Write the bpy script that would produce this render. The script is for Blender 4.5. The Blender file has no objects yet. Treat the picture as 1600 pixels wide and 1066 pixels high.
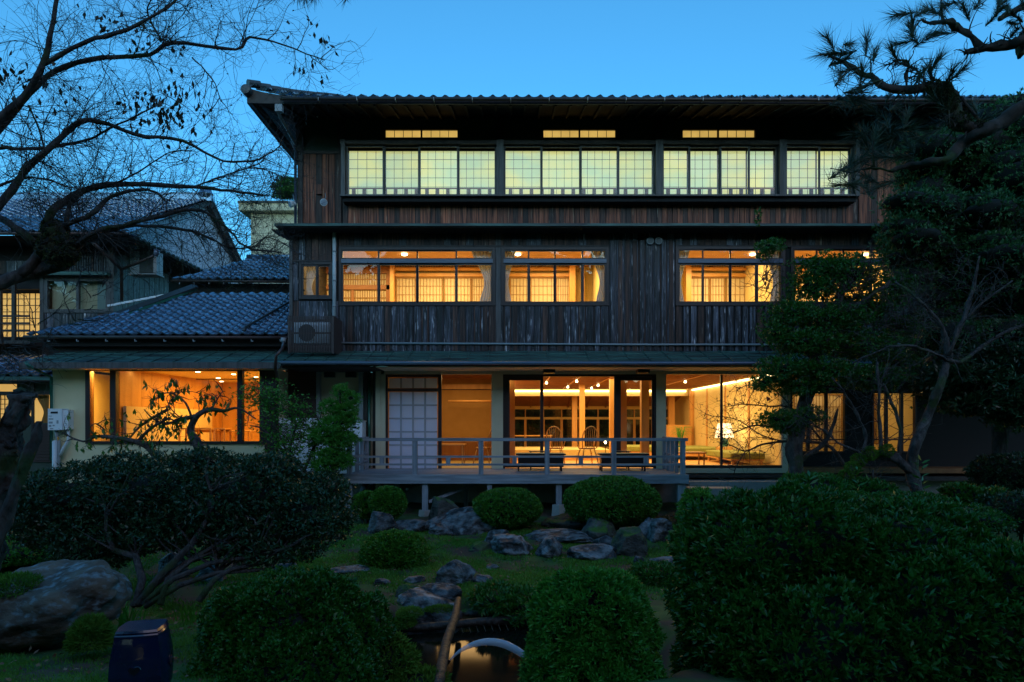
import bpy, math, random
import numpy as np
from mathutils import Vector, Matrix, noise
R = math.radians
random.seed(7); RNG = np.random.default_rng(7)
sc = bpy.context.scene; COL = sc.collection
# ---------------------------------------------------------------- camera, sky, sun, exposure
F, CX, HY, ZC, YC = 1067.0, 800.0, 663.0, 2.1, -16.4     # focal length in photo pixels, horizon, eye height, camera Y
cam = bpy.data.cameras.new('camera'); camo = bpy.data.objects.new('camera', cam); COL.objects.link(camo)
cam.sensor_width = 36; cam.lens = 24; cam.shift_y = (HY-533)/1600; cam.clip_start = .05; cam.clip_end = 3000
camo.location = (0, YC, ZC); camo.rotation_euler = (R(90), 0, 0); sc.camera = camo
SUN_EL, SUN_ROT = R(9.0), R(180)
W = bpy.data.worlds.new('World'); sc.world = W; W.use_nodes = True
nt = W.node_tree; bg = nt.nodes['Background']
sky = nt.nodes.new('ShaderNodeTexSky'); sky.sky_type = 'NISHITA'; sky.sun_disc = False
sky.sun_elevation = SUN_EL; sky.sun_rotation = SUN_ROT; sky.air_density = 1.0; sky.dust_density = 1.0; sky.ozone_density = 7
wb = nt.nodes.new('ShaderNodeMixRGB'); wb.blend_type = 'MULTIPLY'; wb.inputs[0].default_value = 1
wb.inputs[2].default_value = (1.42, 1.64, 1.18, 1)                   # the photograph's cool white balance
dz = nt.nodes.new('ShaderNodeHueSaturation'); dz.inputs['Saturation'].default_value = 1.0
nt.links.new(sky.outputs[0], wb.inputs[1]); nt.links.new(wb.outputs[0], dz.inputs['Color']); nt.links.new(dz.outputs[0], bg.inputs[0])
bg.inputs[1].default_value = .15
sl = bpy.data.lights.new('sun', 'SUN'); sl.energy = .13; sl.angle = R(35); sl.color = (1, .6, .5)   # afterglow behind the camera
so = bpy.data.objects.new('sun', sl); COL.objects.link(so); so.location = (0, -40, 10); so.rotation_euler = (R(55), 0, R(24))
sc.view_settings.view_transform = 'Standard'; sc.view_settings.look = 'None'; sc.view_settings.gamma = 1
sc.view_settings.exposure = 1.0
sc.view_settings.use_curve_mapping = False
sc.render.engine = 'CYCLES'; cy = sc.cycles
cy.use_denoising = True; cy.max_bounces = 7; cy.diffuse_bounces = 3; cy.glossy_bounces = 3; cy.transmission_bounces = 4
cy.transparent_max_bounces = 12; cy.sample_clamp_indirect = 4; cy.caustics_reflective = False; cy.caustics_refractive = False

def X(px, d): return (px-CX)*d/F
def Z(py, d): return ZC-(py-HY)*d/F
def P(px, py, d): return Vector((X(px, d), d+YC, Z(py, d)))
# ---------------------------------------------------------------- materials
MATS = {}
def mat(name, rgb=(.5,.5,.5), rough=.7, rgb2=None, scale=(6,6,6), lo=.35, hi=.65, metal=0, spec=.5, bump=0, rnd=0, detail=5,
        bd=.02, rgb3=None, scale3=(2,2,2), lo3=.55, hi3=.62, up=False, trans=0, emit=0, space='pos'):
    m = bpy.data.materials.new(name); m.use_nodes = True; n = m.node_tree.nodes; L = m.node_tree.links
    b = n['Principled BSDF']; b.inputs['Roughness'].default_value = rough; b.inputs['Metallic'].default_value = metal
    b.inputs['Specular IOR Level'].default_value = spec
    b.inputs['Base Color'].default_value = (*rgb, 1)
    geo = n.new('ShaderNodeNewGeometry'); oi = n.new('ShaderNodeObjectInfo')
    def tex(s, det=detail, seed=0):
        mp = n.new('ShaderNodeMapping'); mp.inputs['Scale'].default_value = s
        sh = n.new('ShaderNodeVectorMath'); sh.operation = 'MULTIPLY_ADD'
        L.new(oi.outputs['Random'], sh.inputs[0]); sh.inputs[1].default_value = (31+seed, 17, 53); L.new(geo.outputs['Position'], sh.inputs[2])
        if rnd: L.new(sh.outputs[0], mp.inputs['Vector'])
        else: L.new(geo.outputs['Position'], mp.inputs['Vector'])
        t = n.new('ShaderNodeTexNoise'); t.inputs['Scale'].default_value = 1; t.inputs['Detail'].default_value = det
        L.new(mp.outputs[0], t.inputs['Vector']); return t
    def rng(src, a, c):
        r = n.new('ShaderNodeMapRange'); r.inputs[1].default_value = a; r.inputs[2].default_value = c; L.new(src, r.inputs[0]); return r.outputs[0]
    def mix(f, a, c):
        x = n.new('ShaderNodeMixRGB'); L.new(f, x.inputs[0])
        for i, v in ((1, a), (2, c)):
            if isinstance(v, tuple): x.inputs[i].default_value = (*v, 1)
            else: L.new(v, x.inputs[i])
        return x.outputs[0]
    col = None
    if rgb2 is not None:
        t = tex(scale); col = mix(rng(t.outputs[0], lo, hi), rgb, rgb2)
        if bump:
            bp = n.new('ShaderNodeBump'); bp.inputs['Strength'].default_value = bump; bp.inputs['Distance'].default_value = bd
            L.new(t.outputs[0], bp.inputs['Height']); L.new(bp.outputs[0], b.inputs['Normal'])
    if rgb3 is not None:
        t3 = tex(scale3, 4, 9); f = rng(t3.outputs[0], lo3, hi3)
        if up:
            sx = n.new('ShaderNodeSeparateXYZ'); L.new(geo.outputs['Normal'], sx.inputs[0])
            mu = n.new('ShaderNodeMath'); mu.operation = 'MULTIPLY'; L.new(rng(sx.outputs[2], .1, .7), mu.inputs[0]); L.new(f, mu.inputs[1]); f = mu.outputs[0]
        col = mix(f, col if col is not None else rgb, rgb3)
    if rnd:
        hs = n.new('ShaderNodeHueSaturation'); L.new(rng(oi.outputs['Random'], 0, 1), hs.inputs['Fac']); hs.inputs['Fac'].default_value = 1
        for l in list(hs.inputs['Fac'].links): L.remove(l)
        v = n.new('ShaderNodeMapRange'); v.inputs[3].default_value = 1-rnd; v.inputs[4].default_value = 1+rnd; L.new(oi.outputs['Random'], v.inputs[0])
        L.new(v.outputs[0], hs.inputs['Value'])
        if col is not None: L.new(col, hs.inputs['Color'])
        else: hs.inputs['Color'].default_value = (*rgb, 1)
        col = hs.outputs[0]
    if col is not None: L.new(col, b.inputs['Base Color'])
    if emit:
        b.inputs['Emission Strength'].default_value = emit
        if col is not None: L.new(col, b.inputs['Emission Color'])
        else: b.inputs['Emission Color'].default_value = (*rgb, 1)
    if trans:
        tr = n.new('ShaderNodeBsdfTranslucent'); mx = n.new('ShaderNodeMixShader'); mx.inputs[0].default_value = trans
        if col is not None: L.new(col, tr.inputs[0])
        else: tr.inputs[0].default_value = (*rgb, 1)
        L.new(b.outputs[0], mx.inputs[1]); L.new(tr.outputs[0], mx.inputs[2]); L.new(mx.outputs[0], n['Material Output'].inputs[0])
    MATS[name] = m; return m
def glass_mat(name, tint=(1,1,1), refl=1.0, rough=0.0):
    m = bpy.data.materials.new(name); m.use_nodes = True; n = m.node_tree.nodes; L = m.node_tree.links
    n.remove(n['Principled BSDF']); t = n.new('ShaderNodeBsdfTransparent'); t.inputs[0].default_value = (*tint, 1)
    g = n.new('ShaderNodeBsdfGlossy'); g.inputs['Roughness'].default_value = rough
    f = n.new('ShaderNodeFresnel'); f.inputs[0].default_value = 1.45
    mu = n.new('ShaderNodeMath'); mu.operation = 'MULTIPLY'; mu.inputs[1].default_value = refl; L.new(f.outputs[0], mu.inputs[0])
    x = n.new('ShaderNodeMixShader'); L.new(mu.outputs[0], x.inputs[0]); L.new(t.outputs[0], x.inputs[1]); L.new(g.outputs[0], x.inputs[2])
    L.new(x.outputs[0], n['Material Output'].inputs[0]); MATS[name] = m; return m
M = MATS
mat('char_board', (.006,.006,.008), .42, (.1,.1,.13), (26,26,1.8), .4, .68, rnd=.75, bump=.9, rgb3=(.5,.47,.5), scale3=(30,30,3.2), lo3=.6, hi3=.72)
mat('char_board_brown', (.025,.012,.009), .6, (.14,.06,.04), (22,22,1.3), .4, .7, rnd=.45, bump=.5, rgb3=(.28,.2,.16), scale3=(20,20,2), lo3=.64, hi3=.72)
mat('red_board', (.045,.012,.007), .6, (.42,.12,.055), (26,26,1.2), .35, .65, rnd=.5, bump=.5, rgb3=(.38,.2,.12), scale3=(18,18,1.5), lo3=.63, hi3=.7)
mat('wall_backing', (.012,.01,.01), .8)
mat('beam_dark', (.03,.022,.02), .6, (.06,.045,.04), (8,8,8), rnd=.2)
mat('frame_weathered', (.05,.045,.045), .5, (.11,.1,.1), (20,20,2), rnd=.2)
mat('bronze_frame', (.055,.04,.04), .4, metal=.3)
mat('door_frame', (.028,.014,.013), .45)
mat('green_plaster', (.045,.07,.055), .85, (.06,.085,.065), (3,3,3))
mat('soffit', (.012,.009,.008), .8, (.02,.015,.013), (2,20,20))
mat('copper', (.03,.075,.065), .45, (.06,.17,.14), (1.2,14,14), .4, .65, rgb3=(.02,.03,.032), scale3=(.8,6,6), lo3=.5, hi3=.65, bump=.2)
mat('gutter', (.06,.035,.03), .35, metal=.2)
mat('tile', (.17,.23,.31), .25, (.28,.37,.48), (5,5,5), rnd=.18, metal=.8)
mat('tile_dark', (.05,.055,.06), .4, (.08,.085,.095), (7,7,7))
mat('cream_plaster', (.68,.6,.36), .85, (.73,.65,.41), (2.5,2.5,2.5), bump=.1)
mat('grey_cream', (.58,.52,.36), .8, (.63,.57,.4), (3,3,3))
mat('white_plaster', (.78,.75,.8), .9, (.84,.8,.85), (1.2,1.2,.6), rgb3=(.42,.42,.48), scale3=(3,3,.5), lo3=.55, hi3=.75)
mat('beige_concrete', (.5,.47,.34), .9, (.56,.52,.38), (2,2,1))
mat('shoji_lit', (.88,.84,.32), 1, (.6,.74,.44), (.8,.8,1.3), .38, .62, emit=.36, rnd=.1, detail=2)  # self-glowing paper; uneven lamplight from behind is put into the colour noise
mat('transom_lit', (.78,.5,.12), 1, (.66,.42,.1), (3,3,3), emit=.42)
mat('window_lit', (.85,.5,.14), 1, (.8,.45,.12), (2,2,2), emit=.35)
mat('lattice_dark', (.05,.045,.03), .7)
mat('lattice_wood', (.3,.17,.06), .6)
mat('paper', (.82,.74,.55), .9, trans=.3)
mat('frosted', (.66,.79,1.0), .5, trans=.42)
mat('white_soft', (.34,.39,.47), .8)
mat('twig_dark', (.006,.009,.005), .9)  # near-black: inner shade of crowns put into the core colour; burl too
mat('curtain', (.75,.77,.82), .9, (.8,.82,.86), (20,20,1), trans=.1)
mat('baluster', (.4,.1,.05), .7)
mat('room_wood', (.55,.29,.09), .45, (.68,.38,.13), (5,5,.7), .35, .65, rnd=.12)
mat('room_wood_dark', (.24,.1,.035), .5, (.32,.14,.05), (6,6,1), rnd=.12)
mat('room_ceiling', (.4,.2,.085), .6, (.47,.25,.11), (2,12,12))
mat('ceiling_cream', (.75,.66,.46), .8)
mat('room_plaster', (.68,.56,.26), .9, (.73,.6,.3), (2,2,2))
mat('brown_plaster', (.42,.25,.08), .85, (.46,.28,.1), (4,4,4))
mat('tatami', (.6,.5,.22), .8, (.66,.55,.27), (30,30,30))
mat('night_glass', (.006,.012,.01), .08, (.02,.04,.025), (5,5,5), .5, .7)
mat('olive_fabric', (.2,.22,.05), .9, (.26,.28,.07), (20,20,20))
mat('cushion', (.6,.5,.22), .9)
mat('black_paint', (.01,.01,.014), .35)
mat('white_metal', (.78,.82,.85), .4)
mat('grey_metal', (.3,.33,.35), .45)
mat('dark_vent', (.03,.035,.035), .5)
mat('pvc', (.6,.64,.66), .35)
mat('screen_brown', (.075,.05,.045), .5)
mat('shutter_brown', (.05,.025,.022), .6, (.07,.035,.03), (1,1,60))
mat('deck_wood', (.17,.2,.23), .7, (.33,.37,.42), (1.5,20,20), .35, .65, rnd=.15, bump=.3)
mat('deck_wood_post', (.17,.2,.23), .7, (.31,.35,.4), (20,20,1.5), .35, .65, rnd=.15, bump=.3)
mat('concrete', (.33,.32,.3), .85, (.4,.39,.37), (9,9,9), bump=.2)
mat('stone', (.016,.022,.026), .6, (.15,.17,.18), (6,6,8), .42, .62, bump=1, bd=.14, rnd=.35, detail=13, rgb3=(.2,.26,.29), scale3=(7,7,9), lo3=.53, hi3=.7)
mat('stone_moss', (.022,.028,.028), .8, (.09,.1,.09), (6,6,8), .35, .65, bump=1, bd=.09, rnd=.2, detail=13, rgb3=(.045,.12,.012), scale3=(5,5,5), lo3=.42, hi3=.58, up=True)
mat('boulder', (.06,.042,.032), .8, (.2,.14,.1), (4,4,7), .35, .68, bump=1, bd=.06, detail=12, rgb3=(.24,.32,.36), scale3=(12,12,18), lo3=.5, hi3=.76)
mat('ground', (.02,.06,.01), .95, (.045,.11,.02), (3,3,3), .4, .6, bump=.4, rgb3=(.06,.04,.025), scale3=(1.6,1.6,1.6), lo3=.44, hi3=.58, detail=8)
mat('gravel_path', (.1,.1,.1), .9, (.14,.135,.13), (30,30,30), bump=.4)
mat('grass', (.06,.22,.02), .7, (.12,.3,.035), (1.5,1.5,1.5), trans=.3)
mat('moss', (.06,.18,.012), .9, (.11,.24,.02), (8,8,8), trans=.2)
mat('leaf', (.018,.11,.01), .4, (.045,.19,.02), (11,11,11), trans=.22)
mat('leaf_bright', (.04,.21,.02), .45, (.1,.36,.04), (11,11,11), trans=.28)
mat('leaf_dark', (.012,.055,.02), .35, (.035,.1,.035), (11,11,11), trans=.12)
mat('leaf_conifer', (.02,.1,.025), .5, (.05,.17,.04), (1.3,1.3,1.3), trans=.12)
mat('leaf_azalea', (.025,.15,.01), .5, (.08,.26,.02), (11,11,11), trans=.2)
mat('leaf_autumn', (.09,.08,.02), .5, (.16,.1,.03), (9,9,9), trans=.3)
mat('leaf_yellow', (.5,.38,.03), .5, trans=.3)
mat('leaf_black', (.02,.03,.015), .5, (.04,.04,.02), (6,6,6), trans=.1)
mat('leaf_litter', (.3,.2,.1), .7, (.15,.07,.04), (9,9,9))
mat('needle', (.02,.05,.025), .5, (.035,.075,.03), (4,4,4))
mat('bark', (.03,.026,.024), .85, (.1,.085,.078), (16,16,7), .35, .68, bump=1, bd=.05, detail=7, rgb3=(.035,.06,.015), scale3=(3,3,3), lo3=.55, hi3=.65)
mat('bark_pale', (.12,.1,.09), .8, (.2,.17,.15), (9,9,4), bump=.5, detail=7)
mat('bark_pine', (.03,.028,.02), .9, (.06,.05,.04), (14,14,8), bump=.9, rgb3=(.03,.06,.015), scale3=(3,3,3), lo3=.5, hi3=.6)
mat('bark_moss', (.035,.07,.012), .95, (.07,.06,.03), (12,12,12), bump=.8)
mat('pole_wood', (.018,.017,.014), .55, (.065,.045,.032), (14,14,9), .4, .7, bump=.8, bd=.04)
mat('glaze_blue', (.005,.009,.035), .13, (.008,.014,.055), (8,8,8), spec=.7)
mat('hole_black', (.003,.003,.006), .6)
mat('lamp_white', (1,.78,.42), 1, emit=8)
mat('lamp_strip', (1,.72,.34), 1, emit=3.5)
mat('lamp_shade', (1,.8,.55), .8, emit=.8)
mat('green_glaze', (.03,.15,.11), .2)
mat('rope', (.12,.1,.07), .9)
mat('forest', (.02,.04,.015), .9, (.03,.06,.02), (1,1,1))
mat('sash_blue', (.12,.14,.2), .25, metal=.2)
mat('pale_curtain', (.3,.42,.42), .9)
glass_mat('glass', (.97,.98,.97), 1.0)
glass_mat('net', (.9,.9,.9), .2, .3)
wm = bpy.data.materials.new('water'); wm.use_nodes = True; _n = wm.node_tree.nodes; _L = wm.node_tree.links; _b = _n['Principled BSDF']
_b.inputs['Base Color'].default_value = (.008,.009,.006,1); _b.inputs['Roughness'].default_value = .07; _b.inputs['Specular IOR Level'].default_value = .12
_t = _n.new('ShaderNodeTexNoise'); _t.inputs['Scale'].default_value = 9; _bp = _n.new('ShaderNodeBump'); _bp.inputs['Strength'].default_value = .2
_L.new(_t.outputs[0], _bp.inputs['Height']); _L.new(_bp.outputs[0], _b.inputs['Normal']); M['water'] = wm
jm = bpy.data.materials.new('water_jet'); jm.use_nodes = True; _n = jm.node_tree.nodes; _L = jm.node_tree.links; _b = _n['Principled BSDF']
_b.inputs['Base Color'].default_value = (.75,.85,.95,1); _b.inputs['Roughness'].default_value = .15
_tr = _n.new('ShaderNodeBsdfTransparent'); _mx = _n.new('ShaderNodeMixShader'); _mx.inputs[0].default_value = .45
_L.new(_b.outputs[0], _mx.inputs[1]); _L.new(_tr.outputs[0], _mx.inputs[2]); _L.new(_mx.outputs[0], _n['Material Output'].inputs[0]); M['water_jet'] = jm

# ---------------------------------------------------------------- mesh helpers
class MB:
    def __init__(s): s.v = []; s.f = []
    def box(s, x0, x1, y0, y1, z0, z1):
        b = len(s.v); s.v += [(x,y,z) for x in (x0,x1) for y in (y0,y1) for z in (z0,z1)]
        s.f += [tuple(b+i for i in q) for q in ((0,1,3,2),(4,6,7,5),(0,4,5,1),(2,3,7,6),(0,2,6,4),(1,5,7,3))]; return s
    def poly(s, pts): b = len(s.v); s.v += [tuple(p) for p in pts]; s.f.append(tuple(range(b, b+len(pts)))); return s
    def beam(s, p, q, w, h=None, up=(0,0,1)):
        p, q = Vector(p), Vector(q); h = h or w; t = (q-p).normalized(); u = Vector(up)
        a = t.cross(u)
        if a.length < 1e-3: a = t.cross(Vector((1,0,0)))
        a.normalize(); c = a.cross(t); b = len(s.v)
        for e in (p, q):
            for i, j in ((-1,-1),(1,-1),(1,1),(-1,1)): s.v.append(tuple(e+a*(i*w/2)+c*(j*h/2)))
        s.f += [(b,b+1,b+2,b+3),(b+7,b+6,b+5,b+4)]+[(b+i,b+(i+1)%4,b+4+(i+1)%4,b+4+i)[::-1] for i in range(4)]; return s
    def tube(s, pts, rad, n=6, cap=True):
        pts = [Vector(p) for p in pts]; m = len(pts)
        if not hasattr(rad, '__len__'): rad = [rad]*m
        b = len(s.v); prev = None
        for i, p in enumerate(pts):
            t = (pts[min(i+1,m-1)]-pts[max(i-1,0)])
            t = t.normalized() if t.length > 1e-9 else Vector((0,0,1))
            if prev is None:
                a = t.cross(Vector((.31,.2,.93)))
                if a.length < .05: a = t.cross(Vector((1,0,0)))
            else: a = prev - t*prev.dot(t)
            a.normalize(); prev = a; c = t.cross(a)
            for k in range(n):
                w = 2*math.pi*k/n; s.v.append(tuple(p+(a*math.cos(w)+c*math.sin(w))*rad[i]))
        for i in range(m-1):
            for k in range(n): s.f.append((b+i*n+k, b+i*n+(k+1)%n, b+(i+1)*n+(k+1)%n, b+(i+1)*n+k))
        if cap and n > 2: s.f.append(tuple(b+k for k in range(n))[::-1]); s.f.append(tuple(b+(m-1)*n+k for k in range(n)))
        return s
    def lathe(s, c, prof, n=16, axis='z'):
        b = len(s.v)
        for r, h in prof:
            for k in range(n):
                w = 2*math.pi*k/n; o = (r*math.cos(w), r*math.sin(w), h)
                if axis == 'y': o = (o[0], o[2], o[1])
                s.v.append((c[0]+o[0], c[1]+o[1], c[2]+o[2]))
        for i in range(len(prof)-1):
            for k in range(n): s.f.append((b+i*n+k, b+i*n+(k+1)%n, b+(i+1)*n+(k+1)%n, b+(i+1)*n+k))
        s.f.append(tuple(b+k for k in range(n))); s.f.append(tuple(b+(len(prof)-1)*n+k for k in range(n))); return s
    def gnarl(s, amp=.15, sc=9, seed=0):
        off = Vector((seed, seed*2.3, 0)); c = {}
        for i, v in enumerate(s.v):
            p = Vector(v); n = noise.noise_vector(Vector((p.x*sc, p.y*sc, p.z*sc*.45))+off); n2 = noise.noise_vector(p*sc*2.6+off); s.v[i] = tuple(p+(n+n2*.5)*amp)
        return s
    def mesh(s, name, m=None, smooth=False):
        me = bpy.data.meshes.new(name); me.from_pydata(s.v, [], s.f); me.update()
        if smooth: me.polygons.foreach_set('use_smooth', [True]*len(me.polygons))
        if m: me.materials.append(M[m])
        return me
def INV(o):
    return Matrix.Translation(-Vector(o.get('_base', (0,0,0)))) if o is not None and '_base' in o.keys() else Matrix()
BASE = {}
def link(o, parent=None):
    COL.objects.link(o)
    if parent is not None:
        o.parent = parent; b = BASE.get(parent.name)
        if b is not None: o.matrix_parent_inverse = Matrix.Translation(-b)
    return o
def ob(name, mb, m, parent=None, smooth=False, label=None):
    me = mb.mesh(name, m, smooth) if isinstance(mb, MB) else mb
    o = bpy.data.objects.new(name, me); link(o, parent)
    if label: o['label'] = label
    return o
def tag(o, label=None, cat=None, group=None, kind=None):
    if label: o['label'] = label
    if cat: o['category'] = cat
    if group: o['group'] = group
    if kind: o['kind'] = kind
    return o
def thing(name, label, cat, loc=(0,0,0), group=None):
    o = bpy.data.objects.new(name, None); o.empty_display_size = .2; COL.objects.link(o); o.location = loc
    BASE[o.name] = Vector(loc); return tag(o, label, cat, group)
def bx(name, m, parent, *a, label=None): return ob(name, MB().box(*a), m, parent, label=label)
def copy_tree(o, parent=None):
    c = o.copy(); COL.objects.link(c)
    if parent is not None: c.parent = parent
    if o.name in BASE: BASE[c.name] = BASE[o.name].copy()
    for ch in o.children: copy_tree(ch, c)
    return c
def npmesh(name, verts, faces_k, mats, smooth=False):
    """verts (n,3) array, faces_k (m,k) int array"""
    me = bpy.data.meshes.new(name); m, k = faces_k.shape
    me.vertices.add(len(verts)); me.vertices.foreach_set('co', np.asarray(verts, np.float32).ravel())
    me.loops.add(m*k); me.loops.foreach_set('vertex_index', faces_k.astype(np.int32).ravel())
    me.polygons.add(m); me.polygons.foreach_set('loop_start', np.arange(0, m*k, k, dtype=np.int32))
    if smooth: me.polygons.foreach_set('use_smooth', np.ones(m, bool))
    me.update(calc_edges=True); me.materials.append(M[mats]); return me
UNIT = {}
def unit_box(m):
    if m not in UNIT: UNIT[m] = MB().box(0,1,0,1,0,1).mesh('board', m)
    return UNIT[m]
def piece(name, m, parent, x0, x1, y0, y1, z0, z1):
    o = bpy.data.objects.new(name, unit_box(m)); link(o, parent); o.location = (x0,y0,z0); o.scale = (x1-x0, y1-y0, z1-z0); return o
# ---------------------------------------------------------------- terrain
def sstep(t): t = np.clip(t, 0, 1); return t*t*(3-2*t)
def terrain(x, y):
    x = np.asarray(x, float); d = np.asarray(y, float)-YC
    z = np.interp(d, [0,3,4.5,5.5,6.5,8,9,11,13,15,17,80], [.55,.5,.38,.25,.1,-.06,-.03,.05,.12,.15,.2,.2])
    e = np.sqrt(((x+.25)/1.75)**2+((d-6.3)/1.95)**2)
    z = z-.75*sstep((1.12-e)/.3)
    z = z+.25*np.exp(-((x+6.5)/1.6)**2-((d-10.5)/1.2)**2)
    z = z+.035*np.sin(x*2.1+d*1.3)*np.cos(d*1.7-x*.6)*np.clip((15-d)/3,0,1)
    return z
def ground(px, py):
    d = 3.0
    while d < 40:
        if Z(py, d) <= float(terrain(X(px, d), d+YC)): return d
        d += .03
    return d
# ================================================================ structure pieces shared by the buildings
def tile_mesh(w, l, name='roof_tile'):
    mb = MB(); us = [0,.12,.28,.45,.62,.72,.82,.92,1.0,1.06]
    def h(u):
        if u < .66: return -.02*math.sin(math.pi*u/.66)
        return .034*math.sin(math.pi*min(1,(u-.66)/.38))
    for v, dz in ((0,.042),(1,0)):
        for u in us: mb.v.append((u*w, v*l*1.12, h(u)+dz+.012))
    for u in us: mb.v.append((u*w, 0.004, h(u)+.014))
    k = len(us)
    for i in range(k-1):
        mb.f.append((i,i+1,k+i+1,k+i)); mb.f.append((2*k+i,2*k+i+1,i+1,i))
    return mb.mesh(name, 'tile', smooth=False)
def basis(ex, eu):
    ex = Vector(ex).normalized(); n = ex.cross(Vector(eu)).normalized(); eu = n.cross(ex).normalized(); return ex, eu, n
def tiles(parent, O, ex, eu, nu, nv, w, l, keep=lambda u,v: True, cap=300, lift=None, order=None, restname='far_tiles'):
    ex, eu, n = basis(ex, eu); me = tile_mesh(w, l); base = np.array([v.co[:] for v in me.vertices]); fs = [tuple(p.vertices) for p in me.polygons]
    cells = [(i, j) for j in range(nv) for i in range(nu) if keep((i+.5)*w, (j+.5)*l)]
    rest = []; c = 0
    rnd = random.Random(5)
    for i, j in cells:
        off = Vector(O)+ex*(i*w)+eu*(j*l)+n*(rnd.uniform(-.003,.004))
        if lift: off = off+Vector((0,0,lift(i*w)))
        Mx = Matrix.Translation(off) @ Matrix((ex, eu, n)).transposed().to_4x4() @ Matrix.Rotation(rnd.uniform(-.006,.006), 4, 'Z') @ Matrix.Rotation(rnd.uniform(-.008,.008), 4, 'X')
        if c < cap:
            o = bpy.data.objects.new('roof_tile', me); link(o, parent); o.matrix_basis = Mx; c += 1
        else: rest.append(Mx)
    if rest:
        vs = np.concatenate([base @ np.array(m.to_3x3()).T + np.array(m.translation) for m in rest])
        q = np.array([f for f in fs]); ff = np.concatenate([q+i*len(base) for i in range(len(rest))])
        o = bpy.data.objects.new(restname, npmesh(restname, vs, ff, 'tile')); link(o, parent); o['kind'] = 'stuff'
    return ex, eu, n
def boards(parent, x0, x1, z0, z1, y, pitch, m, w=None, t=.02, name='board', rag=0.0, seed=1):
    r = random.Random(seed); n = max(1, round((x1-x0)/pitch)); p = (x1-x0)/n; w = w or p*.965
    for i in range(n):
        a = x0+i*p+(p-w)/2; yo = r.uniform(0,.006); ww = w*r.uniform(.93,1.0)
        alt = {'char_board': 'char_board_brown', 'char_board_brown': 'char_board', 'red_board': 'char_board_brown'}.get(m, m)
        piece(name, alt if r.random() < (.14 if m == 'char_board' else .3) else m, parent, a, a+ww, y-t-yo, y, z0+r.uniform(-rag, rag), z1)
def shoji(parent, x0, x1, z0, z1, y, nx, nz, paper='paper', bar='lattice_wood', fw=.03, bw=.008, name='shoji_panel', frame=True):
    p = bx(name, paper, parent, x0+.004, x1-.004, y, y+.006, z0+.004, z1-.004)
    g = MB()
    for i in range(1, nx): xx = x0+(x1-x0)*i/nx; g.box(xx-bw/2, xx+bw/2, y-.018, y-.001, z0+fw, z1-fw)
    for j in range(1, nz): zz = z0+(z1-z0)*j/nz; g.box(x0+fw, x1-fw, y-.014, y-.0015, zz-bw/2, zz+bw/2)
    ob('lattice', g, bar, p)
    if frame:
        f = MB().box(x0, x0+fw, y-.025, y+.01, z0, z1).box(x1-fw, x1, y-.025, y+.01, z0, z1).box(x0+fw, x1-fw, y-.024, y+.009, z0, z0+fw).box(x0+fw, x1-fw, y-.024, y+.009, z1-fw, z1)
        ob('frame', f, bar, p)
    return p
def ring(x0, x1, z0, z1, y0, y1, w, wb=None):
    wb = wb or w
    return MB().box(x0, x0+w, y0, y1, z0, z1).box(x1-w, x1, y0, y1, z0, z1).box(x0+w, x1-w, y0+.002, y1-.002, z1-w, z1).box(x0+w, x1-w, y0+.002, y1-.002, z0, z0+wb)
def window(parent, x0, x1, z0, z1, y, splits, zt=None, fm='bronze_frame', fw=.06, sw=.045, rail='sash_blue', label=None, proud=.05):
    """aluminium window: outer frame, sashes in two tracks, panes; optional transom lights above zt"""
    f = ob('window', ring(x0, x1, z0, z1, y-proud, y+.06, fw), fm, parent, label=label)
    xs = [x0+fw]+list(splits)+[x1-fw]
    if zt: 
        bx('transom_rail', rail, f, x0+fw, x1-fw, y-proud-.015, y+.05, zt-.05, zt+.045)
    for i in range(len(xs)-1):
        a, b = xs[i]-(.012 if i else 0), xs[i+1]+(.012 if i < len(xs)-2 else 0); yy = y-.02+(.03 if i in (1,2) and len(xs) == 5 or (len(xs) == 3 and i) else 0)
        lo, hi = z0+fw, (zt-.05 if zt else z1-fw)
        ob('sash', ring(a, b, lo, hi, yy-.012, yy+.014, sw), fm, f)
        bx('pane', 'glass', f, a+sw, b-sw, yy-.001, yy+.004, lo+sw, hi-sw)
        if zt:
            ob('sash', ring(a, b, zt+.045, z1-fw, yy-.012, yy+.014, sw*.7), fm, f)
            bx('pane', 'glass', f, a+sw*.7, b-sw*.7, yy-.001, yy+.004, zt+.045+sw*.7, z1-fw-sw*.7)
    return f
def curtain(parent, xa, xb, z0, z1, y, tie=.38, side=1, m='curtain'):
    """gathered curtain hanging from z1, tied back at fraction tie towards side (1 = +x)"""
    n, k = 26, 14; vs = []; c = xb if side > 0 else xa; 
    for j in range(k+1):
        t = j/k; z = z0+(z1-z0)*t
        wdt = .42+.58*sstep((t-tie)/(1-tie)) if t > tie else .42+.22*sstep((tie-t)/tie)
        for i in range(n+1):
            s = i/n; x = c-side*(xb-xa)*wdt*(s)
            vs.append((x, y+.028*math.sin(s*math.pi*11+t)*(.5+.5*t), z))
    f = np.array([[j*(n+1)+i, j*(n+1)+i+1, (j+1)*(n+1)+i+1, (j+1)*(n+1)+i] for j in range(k) for i in range(n)])
    o = bpy.data.objects.new('curtain', npmesh('curtain', np.array(vs, float), f, m, True)); link(o, parent); return o
def area(name, loc, sx, sy, power, color=(1,.64,.25), rot=(0,0,0)):
    l = bpy.data.lights.new(name, 'AREA'); l.shape = 'RECTANGLE'; l.size = sx; l.size_y = sy; l.energy = power; l.color = color
    o = bpy.data.objects.new(name, l); COL.objects.link(o); o.location = loc; o.rotation_euler = rot; return o
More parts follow.
